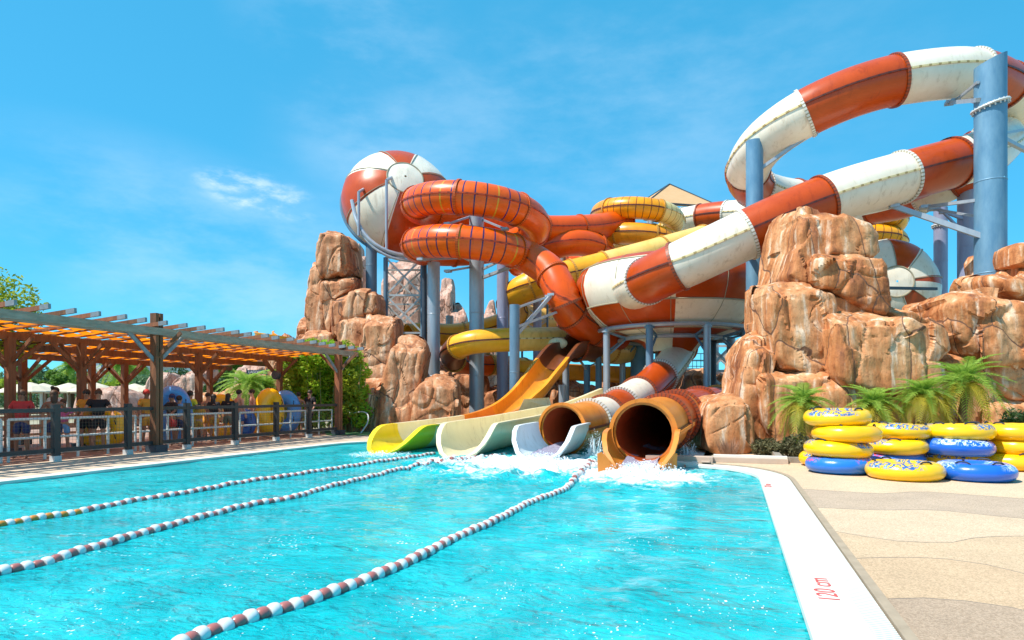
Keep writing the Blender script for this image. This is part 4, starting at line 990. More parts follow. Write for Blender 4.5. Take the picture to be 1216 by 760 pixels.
# ================================================================ steel pillars
def pillar(label, px, D, w, ytop, mat, arms=(), flange=None, slant=0, group='steel pillars of the slides'):
    b = az(px, D, -.05); top = at(px, ytop, D); t = thing('steel_pillar', label, 'pillar', b, group); r = w/760*D/2
    mb = MB(); n = 28; vs = []
    for i in range(n):
        q = 2*pi*i/n; vs.append(b+RV*cos(q)*r+FV*sin(q)*r)
    for i in range(n):
        q = 2*pi*i/n; vs.append(top+RV*cos(q)*r+FV*sin(q)*r+UZ*(cos(q)*slant))
    mb.add(vs, [(i, (i+1) % n, n+(i+1) % n, n+i) for i in range(n)]+[tuple(range(n, 2*n))]); mb.build('shaft', mat, t)
    mb = MB(); mb.cyl(b, b+UZ*.06, r*1.35, n=24)
    for i in range(10):
        q = 2*pi*i/10; p = b+RV*cos(q)*r*1.2+FV*sin(q)*r*1.2; mb.cyl(p, p+UZ*.13, .03, n=6)
    mb.build('base_plate', STEEL, t)
    z_ = 2.4
    while z_ < top.z-1 and w > 9:
        mb = MB(); mb.torus(Vector((b.x,b.y,z_)), r, .012, .02, n=28, k=5); mb.build('weld_seam', mat, t); z_ += 2.9
    if flange is not None:
        c = at(px, flange, D); R = Matrix.Rotation(TH, 3, 'Z') @ Matrix.Rotation(-slant/r*.6 if slant else 0, 3, 'Y')
        mb = MB(); mb.torus(c, r+.05, .06, .045, n=36, k=8, R=R)
        for i in range(22):
            q = 2*pi*i/22; p = c+R @ Vector((cos(q)*(r+.06), sin(q)*(r+.06), -.1)); mb.cyl(p, p+R @ Vector((0,0,.16)), .025, n=6)
        mb.build('bolted_flange', WSTEEL, t)
    for (x0, y0, x1, y1, D1, th) in arms:
        p = at(x0, y0, D)-FV*r*.3; q = at(x1, y1, D1); mb = MB(); mb.beam(p, q, th, th); mb.box(q, (.28,.28,.10)); mb.build('arm', STEEL if mat is not STEELV else STEELV, t, smooth=False)
    return t
pillar('widest worn blue pillar with a bolted flange, at the right edge of the picture', 1176, 20.2, 32.5, 72, STEELN, flange=126, slant=.20,
       arms=((1166,283,1062,245,21.4,.16),(1166,238,1098,246,21.8,.10),(1176,262,1108,248,22,.08),(1190,168,1232,186,22,.12),(1190,160,1226,152,23,.08),(1158,121,1128,122,22.0,.13),(1158,100,1134,120,22.0,.08)))
pillar('slim grey pillar standing up behind the red and white tube beside the tall rock', 896, 23.2, 19.5, 168, STEELN, arms=((904,200,965,157,22.5,.11),(904,176,940,170,23.2,.07),(946,169,966,158,22.5,.07),(890,306,890,290,21.9,.16)))
pillar('thick violet grey pillar just left of the wide blue pillar', 1149, 29, 21, 222, STEELV, flange=None, arms=((1145,262,1112,248,28.6,.12),(1140,275,1120,252,28.6,.09)))
pillar('thin pale violet pillar with a collar, third from the right edge', 1117, 32, 14.5, 247, STEELV, flange=268)
pillar('grey pillar top showing between the red and white tube and the tall rock', 993, 26, 17, 262, STEELN)
pillar('bright grey pillar rising through the middle of the orange coil', 566, 29.6, 17.5, 250, STEEL,
       arms=((558,306,500,308,27.6,.12),(558,318,532,322,28.4,.10),(574,330,612,315,27.5,.13),(558,310,538,300,27,.09),(574,306,592,300,27.2,.09),(574,262,600,272,27.6,.08),(558,258,532,266,27.4,.08),(574,320,604,305,27.4,.09)))
pillar('blue grey pillar next to the bright one under the coil', 597, 31.5, 14, 312, STEELV)
pillar('short blue pillar with long struts up to the orange tube', 611, 25.5, 12, 362, STEELB, arms=((613,398,655,350,26.4,.13),(615,388,668,368,26.6,.10),(613,366,652,352,26.5,.08)))
pillar('violet pillar behind the amber chute', 638, 33, 10, 355, STEELV)
pillar('dark blue pillar carrying the left striped cone', 441, 33, 13, 286, STEELB)
pillar('grey pillar beside the lattice frame under the striped cone', 515, 30, 15, 312, STEEL)
pillar('dark thin column directly left of the lattice frame pillar', 504, 31, 6, 313, DSTEEL)
pillar('short grey pillar topped by the distant yellow flume', 534, 36, 9, 375, STEEL)
pillar('broad dark pillar in the shade under the bowl', 762, 30.5, 26, 392, STEELN)
pillar('second broad shaded pillar under the bowl', 790, 32, 24, 392, STEELN)
pillar('dark square looking column behind the outlet tube', 846, 28, 9, 405, DSTEEL)
pillar('pale pillar beside the white lattice at the right of the bowl', 868, 29, 10, 400, STEEL)
pillar('grey pillar rising to the yellow coil', 762, 38.2, 14, 285, STEEL)
pillar('small grey post behind the upper orange tube', 668, 36, 8, 300, STEEL)
pillar('slim post standing behind the amber chute mouth', 672, 30, 8, 378, STEEL)
pillar('short blue post holding the straw end of the entry tube', 697, 29, 7.5, 433, STEELB, arms=((697,440,686,424,28.2,.08),(697,436,722,425,29.5,.07)))
pillar('stub pillar behind the cream slide panel', 668, 27, 9, 457, STEEL)
# lattice frames
def lattice(label, px0, px1, y0, y1, D, dep, mat, nb=3, th=.09, leg=.12):
    b = az((px0+px1)/2, D, 0); t = thing('lattice_tower', label, 'steel frame', b); P = [(px0, D), (px1, D), (px1, D+dep), (px0, D+dep)]
    zt = at(px0, y0, D).z; zb = max(0, at(px0, y1, D).z); Q = [az(x, d, 0) for x, d in P]
    for q in Q:
        mb = MB(); mb.cyl(q+UZ*0, q+UZ*zt, leg, n=10); mb.build('leg', mat, t)
    for i in range(4):
        a, c = Q[i], Q[(i+1) % 4]
        for k in range(nb):
            z0 = zb+(zt-zb)*k/nb; z1 = zb+(zt-zb)*(k+1)/nb; mb = MB(); mb.beam(a+UZ*z0, c+UZ*z1, th, th); mb.beam(c+UZ*z0, a+UZ*z1, th, th); mb.beam(a+UZ*z1, c+UZ*z1, th, th); mb.build('cross_brace', WSTEEL, t, smooth=False)
    return t
lattice('steel lattice frame of crossed braces under the left striped cone', 458, 502, 306, 440, 33, 3.2, STEELB, 3)
lattice('pale crossed lattice seen between pillars right of the bowl supports', 838, 874, 406, 475, 31.5, 2.5, WSTEEL, 2, .12, .1)
lattice('fine steel truss behind the short blue pillar', 620, 650, 362, 400, 34, 2, STEELB, 2, .06, .06)
# tower with canopy
tb = az(798,46,0); t = thing('slide_tower', 'slide start tower with a beige hipped canopy behind the yellow coil', 'tower', tb)
SAIL = simple('canopy_beige', (.78,.50,.26), (.72,.45,.22), scale=2, rough=.8, trans=.3)
ap = at(795,219,47.5); mb = MB()
cs = [at(768,240,43), at(857,246,43.5), at(850,243,52), at(765,238,51)]
mb.add([ap]+cs+[ap-UZ*.12]+[c_-UZ*.12 for c_ in cs], [(0,1,2),(0,2,3),(0,3,4),(0,4,1),(5,7,6),(5,8,7),(5,9,8),(5,6,9)]+[(1,6,7,2),(2,7,8,3),(3,8,9,4),(4,9,6,1)]); mb.build('canopy', SAIL, t, smooth=False)
mb = MB()
for c_ in cs: mb.beam(ap+UZ*.03, c_+UZ*.02, .07, .07)
for i in range(4): mb.beam(cs[i], cs[(i+1) % 4], .1, .1)
mb.build('canopy_frame', DSTEEL, t)
for c_ in cs:
    q = c_.lerp(sum(cs, Vector())/4, .12); mb = MB(); mb.cyl(Vector((q.x,q.y,0)), q, .16, n=10); mb.build('post', STEEL, t)
for z in (13.0, 9.8, 6.6, 3.4):
    q = [c_.lerp(sum(cs, Vector())/4, .1) for c_ in cs]; mb = MB()
    mb.add([Vector((p.x,p.y,z)) for p in q]+[Vector((p.x,p.y,z-.2)) for p in q], [(0,1,2,3),(7,6,5,4),(0,4,5,1),(1,5,6,2),(2,6,7,3),(3,7,4,0)]); mb.build('platform', STEEL, t, smooth=False)
    mb = MB()
    for i in range(4):
        a, c2_ = q[i], q[(i+1) % 4]
        for zz in (.5, 1.0): mb.beam(Vector((a.x,a.y,z+zz)), Vector((c2_.x,c2_.y,z+zz)), .05, .05)
        for k in range(9):
            p = a.lerp(c2_, k/8); mb.beam(Vector((p.x,p.y,z)), Vector((p.x,p.y,z+1)), .04, .04)
    mb.build('railing', DSTEEL, t)
# ================================================================ rocks
def outcrop(label, base, L, mat, cat='rock outcrop', seed=0, **kw):
    t = thing('rock_outcrop', label, cat, base)
    for i, (P, D, th) in enumerate(L): boulder(t, P, D, th, mat, seed=seed+i, **kw)
    return t
outcrop('tall stepped orange rock outcrop behind the tube stacks, nearest the slides', az(935,18,0), [
 (Z6([(262,22),(300,16),(400,72),(507,108),(512,215),(400,215),(318,200),(300,320),(185,300),(215,200),(240,80)]), 19.0, 2.6),
 (Z6([(305,175),(430,190),(540,226),(550,330),(560,428),(470,410),(380,345),(290,318),(295,230)]), 18.4, 2.4),
 (Z6([(138,320),(190,285),(300,318),(370,345),(372,500),(368,628),(250,635),(155,615),(138,480)]), 17.9, 2.2),
 (Z6([(360,335),(480,385),(510,420),(400,440),(360,435)]), 18.1, 1.6),
 (Z6([(370,428),(420,413),(520,414),(600,453),(680,500),(670,600),(658,700),(560,712),(480,710),(395,685),(362,645),(364,520)]), 17.3, 2.6),
 (Z6([(548,375),(640,408),(700,438),(775,470),(780,570),(660,610),(680,500),(600,450)]), 18.8, 2.2),
 (Z6([(660,600),(775,560),(780,665),(770,800),(650,760),(650,690)]), 18.4, 1.8),
 (Z6([(104,618),(160,608),(250,625),(350,645),(340,700),(330,960),(180,960),(100,760)]), 17.5, 2.0),
 (Z6([(55,560),(110,497),(148,497),(160,610),(112,625),(116,760),(190,960),(30,960),(32,740)]), 17.9, 2.0),
 (Z6([(340,650),(460,700),(510,730),(520,960),(310,960),(300,780)]), 17.0, 1.8),
 (Z6([(490,700),(660,690),(760,740),(790,960),(490,960)]), 17.2, 2.0),
 ([(831,481),(848,475),(868,470),(877,488),(880,533),(828,533),(829,503)], 16.9, 1.9),
 (Z6([(765,500),(850,545),(930,598),(1000,620),(970,700),(990,960),(750,960),(765,675)]), 18.8, 1.8),
], ROCK, seed=1)
outcrop('broad brown rock outcrop at the right edge behind the palms', az(1165,19,0), [
 (Z6([(1062,160),(1130,148),(1240,143),(1420,150),(1420,250),(1180,250),(1055,245),(1052,190)]), 20.0, 2.4),
 (Z6([(985,275),(1040,246),(1180,243),(1420,250),(1420,600),(1180,590),(1108,590),(1090,420),(1060,370),(1000,340)]), 19.6, 2.6),
 (Z6([(797,380),(830,350),(920,343),(1000,338),(1064,375),(1094,430),(1110,585),(1020,608),(950,605),(850,565),(793,480)]), 18.9, 2.6),
 (Z6([(975,600),(1110,583),(1240,580),(1420,590),(1420,740),(1150,748),(1010,745),(955,660)]), 18.9, 2.2),
 (Z6([(945,735),(1150,735),(1420,730),(1420,960),(935,960)]), 18.6, 2.4),
], ROCK, seed=31)
outcrop('reddish rock tower left of the striped cone', az(400,32,0), [
 (Z2([(180,65),(230,42),(287,50),(335,120),(345,275),(240,300),(178,305)]), 33, 3.0),
 (Z2([(132,200),(180,168),(188,300),(195,420),(240,620),(150,610),(103,560),(103,350)]), 32.6, 2.6),
 (Z2([(188,300),(345,273),(354,370),(245,440),(245,620),(212,570),(188,440)]), 32.2, 2.4),
 (Z2([(240,420),(342,388),(335,500),(295,590),(245,640)]), 31.6, 2.4),
 (Z2([(72,610),(240,590),(260,690),(240,800),(80,800)]), 31.6, 2.6),
 (Z2([(40,520),(92,512),(100,610),(90,800),(30,800),(38,600)]), 33.5, 2.0),
], ROCKL, seed=51)
outcrop('lower brown rocks stepping down behind the bamboo and the handrail', az(470,27,0), [
 (Z2([(348,375),(400,363),(483,375),(493,500),(400,510),(350,530),(305,540),(328,450)]), 31, 2.4),
 (Z2([(295,530),(420,492),(430,600),(400,760),(400,820),(290,800),(265,600)]), 30.4, 2.4),
 (Z2([(425,505),(540,502),(580,528),(578,640),(562,760),(545,860),(395,860),(385,700),(410,560)]), 29.4, 2.4),
 (Z4([(252,222),(310,208),(362,240),(367,290),(348,400),(335,470),(330,610),(175,610),(185,500),(212,400),(238,300)]), 27.6, 2.4),
 (Z4([(342,425),(420,368),(492,398),(500,480),(498,585),(325,600),(333,480)]), 26.6, 2.4),
 (Z4([(85,350),(190,353),(204,400),(140,440),(130,600),(80,600)]), 28.6, 2.0),
 (Z4([(125,440),(205,413),(214,440),(186,520),(180,610),(100,610),(106,520)]), 27.4, 1.8),
 (Z4([(10,545),(115,533),(118,615),(8,615)]), 27.0, 1.4),
], ROCKL, seed=71)
outcrop('pale pink rock spires rising behind the lattice frame', az(480,44,0), [
 (Z2([(338,110),(362,98),(368,200),(412,188),(415,700),(345,700)]), 46, 3.0),
 (Z2([(520,220),(600,205),(725,200),(730,620),(700,900),(540,900),(520,500)]), 44, 4.0),
 (Z2([(822,320),(850,298),(892,308),(897,560),(895,900),(820,900)]), 50, 3.4),
 (Z2([(885,440),(940,437),(980,550),(990,900),(885,900)]), 49, 3.0),
 ([(574,382),(580,360),(586,357),(589,375),(590,480),(574,480)], 52, 2.4),
 (Z2([(60,560),(60,560+1),(20,640),(10,900),(60,900)]), 47, 2.0),
], ROCKP, seed=91)
L = []; x = 474; i = 0; random.seed(11)
while x < 900:
    w_ = random.uniform(30, 52); y = random.uniform(430, 452) if x < 560 else random.uniform(440, 462)
    L.append(([(x-4, y+random.uniform(0,8)), (x+w_*.4, y-3), (x+w_+3, y+random.uniform(0,10)), (x+w_+4, 508), (x-5, 508)], random.uniform(32.5, 35), 3)); x += w_*.85; i += 1
outcrop('long low wall of reddish rock closing the view behind the slides', az(680,33,0), L, ROCKL, cat='rock wall', seed=111, n=60)
L = []
for x, y, w_ in ((196,446,18),(208,462,20),(222,452,14),(232,443,14),(244,438,14),(300,436,26),(322,430,20),(205,470,30)):
    L.append(([(x-w_/2, y+2), (x-w_/4, y-3), (x+w_/3, y-2), (x+w_/2, y+3), (x+w_/2+2, 486), (x-w_/2-2, 486)], 44+x*.01, 2.6))
outcrop('distant pinkish rock columns behind the queue', az(240,44,0), L, ROCKP, seed=131, n=48)
outcrop('rounded orange boulders behind the black haired women', az(270,34,0), [
 ([(246,470),(262,466),(290,470),(300,484),(298,500),(246,500)], 33, 2.6), ([(274,464),(290,455),(305,458),(314,470),(312,500),(280,500)], 35, 2.4), ([(296,450),(308,444),(318,452),(318,470),(298,472)], 38, 2.0)], ROCK, seed=151, n=48)
outcrop('smooth sandy artificial rock ridge behind the leaning woman in black', az(150,34,0), [
 ([(112,470),(124,462),(150,466),(176,476),(184,500),(112,500)], 33, 3.0), ([(128,468),(140,460),(160,470),(170,490),(130,496)], 32, 2)], ROCKP, seed=171, n=48)
outcrop('rock plinth under the small yellow slide curl', az(332,41,0), [([(326,402),(336,399),(342,404),(350,420),(352,470),(322,470),(324,415)], 41, 2.2)], ROCKL, seed=181, n=40)

# ================================================================ pergola
WOOD = simple('wood_brown', (.24,.10,.045), (.12,.05,.022), scale=5, rough=.75, bump=.5, bscale=18, stretch=(2,2,.25))
WOODR = simple('wood_red_brown', (.36,.13,.055), (.24,.08,.035), scale=5, rough=.7, bump=.5, bscale=18, stretch=(2,2,.25))
WOODW = simple('wood_weathered', (.40,.34,.27), (.26,.21,.16), scale=7, rough=.85, bump=.5, stretch=(.4,.4,2))
WEND = simple('wood_end_grey', (.28,.31,.33), (.18,.2,.22), scale=7, rough=.85)
SHADE = simple('shade_cloth_orange', (.95,.27,.008), (.85,.20,.006), scale=2, rough=.8, trans=.75)
pg = thing('pergola', 'long timber pergola with orange shade cloth over the queue at the left', 'pergola', (-16.5,13,0))
def post(x, y, h, w=.17, m=None, base=True, twin=False):
    mb = MB()
    if twin:
        for s in (-1, 1): mb.box((x, y+s*.065, h/2), (w, .09, h))
        mb.box((x, y, (h-.35)/2), (w*.7, .04, h-.35))
    else: mb.box((x, y, h/2), (w, w, h))
    o = mb.build('post', m or WOOD, pg, smooth=False)
    if base:
        mb = MB(); mb.box((x, y, .09), (w+.16, w+.16, .18)); mb.build('post_foot', DSTEEL, o, smooth=False)
ROOF = 3.10
def rz(x): return ROOF + (x+14)*.075
A_ = onX(186, -14.0); B_ = onX(402, -14.0)
post(-14.0, A_.y, 3.56, .2, WOOD, True, True); post(-14.0, B_.y, 3.5, .2, WOODR, True, True); post(-14.0, 4.2, 3.4, .2, WOOD, True, True)
mids = [onX(p, -16.5).y for p in (12, 97, 236, 332)]; backs = [onX(p, -20).y for p in (27, 109, 148)] + [20.5]
for y in mids: post(-16.5, y, rz(-16.5)-.05, .17)
for y in backs: post(-20.0, y, rz(-20)-.05, .17)
for X, m_ in ((-14.13, WOODW), (-13.87, WOODW), (-16.5, WOOD), (-20.0, WOOD), (-18.2, WOOD)):
    mb = MB(); mb.box((X, 12.75, rz(X)-.02), (.07, 17.9, .18)); mb.build('beam', m_, pg, smooth=False)
def braces(X, y, ex=0):
    z = rz(X)
    for s in (-1, 1):
        mb = MB(); mb.beam((X, y+s*.08, z-.75), (X, y+s*.85, z-.06), .05, .09); mb.build('brace', WOOD if X < -15 else WEND, pg, smooth=False)
        mb = MB(); mb.beam((X-.06, y, z-.75), (X+(.8*s), y, z-.06), .05, .09); mb.build('brace', WOOD, pg, smooth=False)
WEND = simple('wood_end_grey', (.28,.31,.33), (.18,.2,.22), scale=7, rough=.85)
for y in (A_.y, B_.y): braces(-14.0, y)
for y in mids: braces(-16.5, y)
for y in backs: braces(-20.0, y)
ys = []; y = 4.6; k = 0
while y < 21.6:
    mb = MB(); e = -13.42+random.uniform(-.06,.06); tilt = random.uniform(-.03,.03); h0 = .125
    mb.beam((-20.6, y, rz(-20.6)+h0), (e, y+tilt, rz(e)+h0+.02), .055, .10); r_ = mb.build('rafter', WOODR if k % 3 else WOOD, pg, smooth=False)
    mb = MB(); mb.beam((e-.25, y+tilt, rz(e-.25)+h0+.02), (e+.005, y+tilt, rz(e)+h0+.021), .062, .106); mb.build('rafter_tip', WEND, r_, smooth=False)
    ys.append(y); y += .60; k += 1
# shade cloth strips hung in waves between the rafters
for j in range(13):
    X0 = -20.2+j*.49; mb = MB(); P = []
    for i, yy in enumerate(ys[:-1]):
        P += [Vector((X0, yy, rz(X0)+.13)), Vector((X0, yy+.3, rz(X0)+.085+.012*sin(i*1.7+j)))]
    P = spline(P, .15); w_ = .13 + .03*(j % 3)
    vs = []
    for p in P:
        dx = .06*sin(p.y*1.3+j*2); vs += [p+Vector((-w_+dx,0,.012*sin(p.y*3)-w_*.075)), p+Vector((w_+dx,0,-.012*sin(p.y*3)+w_*.075))]
    nn = len(P); mb.add(vs, [(2*i, 2*i+1, 2*i+3, 2*i+2) for i in range(nn-1)])
    mb.build('shade_cloth', SHADE, pg)
# speaker on post
sp = Vector((-16.35, mids[3]-.35, 2.25)); t = thing('loudspeaker', 'round black loudspeaker fixed to the brown pergola post by the bamboo', 'speaker', sp)
mb = MB(); R = Matrix.Rotation(pi/2, 3, 'X'); mb.revolve([(.02,.12),(.14,.12),(.17,.09),(.17,-.05),(.10,-.12),(.02,-.13)], sp, 20, R=R); mb.build('housing', DSTEEL, t)
mb = MB(); mb.beam(sp+Vector((0,.1,0)), sp+Vector((-.1,.32,0)), .05, .05); mb.build('bracket', DSTEEL, t)

# ================================================================ fence and queue rails
FENC = simple('fence_charcoal', (.045,.05,.05), (.03,.033,.035), rough=.5, bump=.1)
WRAIL = simple('rail_white', (.74,.80,.76), (.66,.72,.68), rough=.4)
NET = simple('net_brown', (.22,.15,.10), rough=.8)
fx = -14.05; fy = [onX(p, fx).y for p in (66,152,222,279,328,367,402)]; fy = [fy[0]-3.9, fy[0]-1.95]+fy
fn = thing('fence', 'dark timber fence with fine netting along the left pool edge', 'fence', (fx, fy[2], 0))
for y in fy:
    mb = MB(); mb.box((fx, y, .64), (.13,.13,1.22)); p_ = mb.build('post', FENC, fn, smooth=False); mb = MB(); mb.box((fx, y, .06), (.16,.16,.12)); mb.build('post_shoe', WSTEEL, p_, smooth=False)
for a, b_ in zip(fy, fy[1:]):
    mb = MB(); mb.box((fx, (a+b_)/2, 1.12), (.12, b_-a-.13, .085)); mb.build('top_rail', FENC, fn, smooth=False)
    mb = MB(); mb.box((fx, (a+b_)/2, .24), (.09, b_-a-.13, .09)); mb.build('bottom_rail', FENC, fn, smooth=False)
    mb = MB(); n_ = int((b_-a)/.075)
    for i in range(1, n_): yy = a+(b_-a)*i/n_; mb.beam((fx, yy, .28), (fx, yy, 1.08), .0035, .0035, up=Vector((0,1,0)))
    for i in range(11): mb.beam((fx, a+.07, .30+i*.075), (fx, b_-.07, .30+i*.075), .0035, .0035)
    mb.build('netting', NET, fn, smooth=False)
qx = -14.75; q_ends = [(fy[0]-1.5, 9.35), (9.5, 12.6), (12.75, 16.2), (16.35, onX(394, qx).y)]
for (a, b_), lab in zip(q_ends, ['white tubular queue rail behind the leftmost dark fence panel','white tubular queue rail left of the tall pergola post','white tubular queue rail right of the tall pergola post','white tubular queue rail in front of the two big vertical tubes']):
    t = thing('queue_rail', lab, 'railing', (qx, (a+b_)/2, 0), 'white queue rails behind the fence')
    for z in (.92, .50): mb = MB(); mb.cyl((qx, a, z), (qx, b_, z), .028, n=8); mb.build('rail', WRAIL, t)
    mb = MB(); mb.cyl((qx, a, .14), (qx, b_, .14), .022, n=8); mb.build('rail', WRAIL, t)
    n_ = max(2, round((b_-a)/.85))
    for i in range(n_+1): yy = a+(b_-a)*i/n_; mb = MB(); mb.cyl((qx, yy, 0), (qx, yy, .92), .03, n=8); mb.build('upright', WRAIL, t)
for X, lab, m_ in ((-17.2, 'second row of beige wooden queue barriers behind the waiting people', simple('rail_beige', (.55,.42,.28), rough=.7)), (-18.8, 'farthest row of beige wooden queue barriers', MATS['rail_beige'] if 'rail_beige' in MATS else None)):
    t = thing('queue_rail', lab, 'railing', (X, 14, 0))
    for z in (.35,.6,.85,1.0): mb = MB(); mb.box((X, 13, z), (.04, 15, .07)); mb.build('rail', MATS['rail_beige'], t, smooth=False)
    for i in range(11): mb = MB(); mb.box((X, 5.6+i*1.48, .5), (.08,.08,1.0)); mb.build('upright', MATS['rail_beige'], t, smooth=False)
# curved steel handrail
hp = [gr(447,512.5), None, None]; t = thing('handrail', 'curved thin steel handrail in front of the brown rocks', 'handrail', az(430,25,0))
mb = MB(); mb.pipe(spline([at(404,497,26), at(415,492,25.6), at(430,489,25.2), at(437,493,25), at(436,503,24.9), at(428,515,24.8)], .1), .025, 8); mb.build('rail', WSTEEL, t)

# ================================================================ inflatable rings
m, nt, b = nodes('vinyl_yellow_print')
def vinyl(name, base, p1, p2, amt, red=False):
    m, nt, b = nodes(name); tc = N(nt, 'ShaderNodeTexCoord'); sp = N(nt, 'ShaderNodeSeparateXYZ'); nt.links.new(tc.outputs['Object'], sp.inputs[0])
    at_ = N(nt, 'ShaderNodeMath', operation='ARCTAN2'); nt.links.new(sp.outputs[1], at_.inputs[0]); nt.links.new(sp.outputs[0], at_.inputs[1])
    sn = N(nt, 'ShaderNodeMath', operation='MULTIPLY'); sn.inputs[1].default_value = 2.0; nt.links.new(at_.outputs[0], sn.inputs[0]); s2 = N(nt, 'ShaderNodeMath', operation='SINE'); nt.links.new(sn.outputs[0], s2.inputs[0])
    g1 = N(nt, 'ShaderNodeMapRange'); g1.inputs[1].default_value = -.5; g1.inputs[2].default_value = .2; nt.links.new(s2.outputs[0], g1.inputs[0])
    g2 = N(nt, 'ShaderNodeMapRange'); g2.inputs[1].default_value = .045; g2.inputs[2].default_value = .075; nt.links.new(sp.outputs[2], g2.inputs[0])   # upper side only (local z)
    nz = N(nt, 'ShaderNodeTexNoise', i_Scale=9, i_Detail=3, i_Roughness=.5, i_Distortion=2.2); nt.links.new(tc.outputs['Object'], nz.inputs['Vector'])
    gm = N(nt, 'ShaderNodeMath', operation='MULTIPLY'); nt.links.new(g1.outputs[0], gm.inputs[0]); nt.links.new(g2.outputs[0], gm.inputs[1])
    t1 = N(nt, 'ShaderNodeMapRange'); t1.inputs[1].default_value = amt; t1.inputs[2].default_value = amt+.03; nt.links.new(nz.outputs[0], t1.inputs[0])
    m1 = N(nt, 'ShaderNodeMath', operation='MULTIPLY'); nt.links.new(gm.outputs[0], m1.inputs[0]); nt.links.new(t1.outputs[0], m1.inputs[1])
    t2 = N(nt, 'ShaderNodeMapRange'); t2.inputs[1].default_value = .62; t2.inputs[2].default_value = .64; nt.links.new(nz.outputs[0], t2.inputs[0])
    mx0 = N(nt, 'ShaderNodeMix', data_type='RGBA'); mx0.inputs[6].default_value = (*p1, 1); mx0.inputs[7].default_value = (*p2, 1); nt.links.new(t2.outputs[0], mx0.inputs[0])
    mx = N(nt, 'ShaderNodeMix', data_type='RGBA'); mx.inputs[6].default_value = (*base, 1); nt.links.new(mx0.outputs[2], mx.inputs[7]); nt.links.new(m1.outputs[0], mx.inputs[0]); nt.links.new(mx.outputs[2], b.inputs['Base Color'])
    b.inputs['Roughness'].default_value = .28; b.inputs['Coat Weight'].default_value = .3
    n4 = N(nt, 'ShaderNodeTexNoise', i_Scale=6, i_Detail=2); nt.links.new(tc.outputs['Object'], n4.inputs['Vector']); bp = N(nt, 'ShaderNodeBump', i_Strength=.25, i_Distance=.03); nt.links.new(n4.outputs[0], bp.inputs['Height']); nt.links.new(bp.outputs[0], b.inputs['Normal'])
    return m
VY = vinyl('vinyl_yellow_printed', (.95,.55,.002), (.02,.11,.34), (.35,.55,.72), .47)
VYP = simple('vinyl_yellow_plain', (.95,.54,.002), (.9,.46,.002), rough=.28, coat=.3, bump=.1, bscale=6)
VB = vinyl('vinyl_blue_printed', (.015,.13,.62), (.65,.75,.85), (.10,.35,.75), .50)
VBR = vinyl('vinyl_blue_red_printed', (.02,.17,.62), (.70,.05,.12), (.15,.4,.75), .52)
VHB = simple('vinyl_light_blue', (.09,.33,.74), (.06,.27,.66), rough=.3, coat=.3)
HAND = simple('handle_black', (.015,.02,.04), rough=.5)
def ring(label, px, py, w, mat, D=None, zc=None, tilt=(0,0), rot=0, aspect=.52, hdl=HAND):
    """swimming ring centred at photo (px,py), w pixels wide at D"""
    c = at(px, py, D)
    if zc is not None: c.z = zc
    outer = w/760*D/2; r = outer*.31; R0 = outer-r
    t = thing('swim_ring', label, 'swim ring', c, 'inflatable rings stacked on the deck')
    mb = MB()
    org = Vector((0,0,0)); n, k = 56, 18; vs = []
    for i in range(n):
        q = 2*pi*i/n; puck = 1+.012*sin(q*14)
        for j in range(k):
            a = 2*pi*j/k; cx = cos(a); sz = sin(a); rad = R0+r*(abs(cx)**.9)*(1 if cx > 0 else -1)*puck
            flat = 1.0 if sz > 0 else .93
            vs.append(c+Vector((cos(q)*rad, sin(q)*rad, r*.86*sz*flat*puck)))
    fs = [(i*k+j, ((i+1) % n)*k+j, ((i+1) % n)*k+(j+1) % k, i*k+(j+1) % k) for i in range(n) for j in range(k)]
    mb.add(vs, fs); o = mb.build('tube', mat, t)
    for q in (-pi/2+.35, pi/2+.3, pi*.95):
        b0 = c+Vector((cos(q)*(R0+r*.25), sin(q)*(R0+r*.25), r*.86)); tt = Vector((-sin(q), cos(q), 0)); mb = MB()
        mb.pipe(spline([b0-tt*.11-UZ*.012, b0-tt*.06+UZ*.022, b0+tt*.06+UZ*.022, b0+tt*.11-UZ*.012], .04), .014, 8); mb.build('handle', hdl, t)
    mb = MB(); mb.cyl(c+Vector((R0*.2+R0*.55, -R0*.35, r*.60)), c+Vector((R0*.75, -R0*.35, r*.92)), .02, n=8); mb.build('valve', hdl, t)
    t.rotation_euler = (tilt[0], tilt[1], rot); return t
h1 = .155
D0 = 12.0
def zl(k, th=.285): return .15+k*th
ring('yellow ring on top of the tall left stack', 994, 500, 74, VY, D0+.1, zl(3)+.02, (.03,-.04), .4)
ring('plain yellow ring pushed to the right, second from the top of the tall left stack', 1005, 522, 76, VYP, D0-.05, zl(2), (0,.03), 1.2)
ring('yellow ring with blue print resting on the blue ring of the tall left stack', 995, 539, 75, VY, D0, zl(1), (.05,0), 2.0)
ring('blue ring with red stripe at the bottom of the tall left stack', 997, 558, 75, VBR, D0-.05, zl(0), (0,0), -1.0)
ring('yellow ring lying on the deck behind the bottom blue ring of the tall stack', 984, 550, 66, VY, D0+1.1, zl(0), (0,0), .5)
ring('yellow ring on top of the second stack from the left', 1067, 516, 70, VY, 12.9, zl(2), (.02,.02), .9)
ring('yellow ring with blue print in the middle of the second stack', 1063, 534, 70, VY, 12.8, zl(1), (-.04,0), 2.6)
ring('blue ring with red stripe at the bottom of the second stack', 1058, 550, 72, VBR, 12.9, zl(0), (0,0), -.4)
ring('yellow ring lying flat in front, its open hole facing the camera', 1074, 561, 83, VY, 11.05, zl(0)-.01, (0,0), .15)
ring('yellow ring on top of the third stack beside the last stack', 1137, 518, 76, VY, 12.6, zl(2), (0,.02), 1.9)
ring('dark blue ring with white print under the top yellow ring of the third stack', 1136, 537, 76, VB, 12.5, zl(1), (.02,.03), .8)
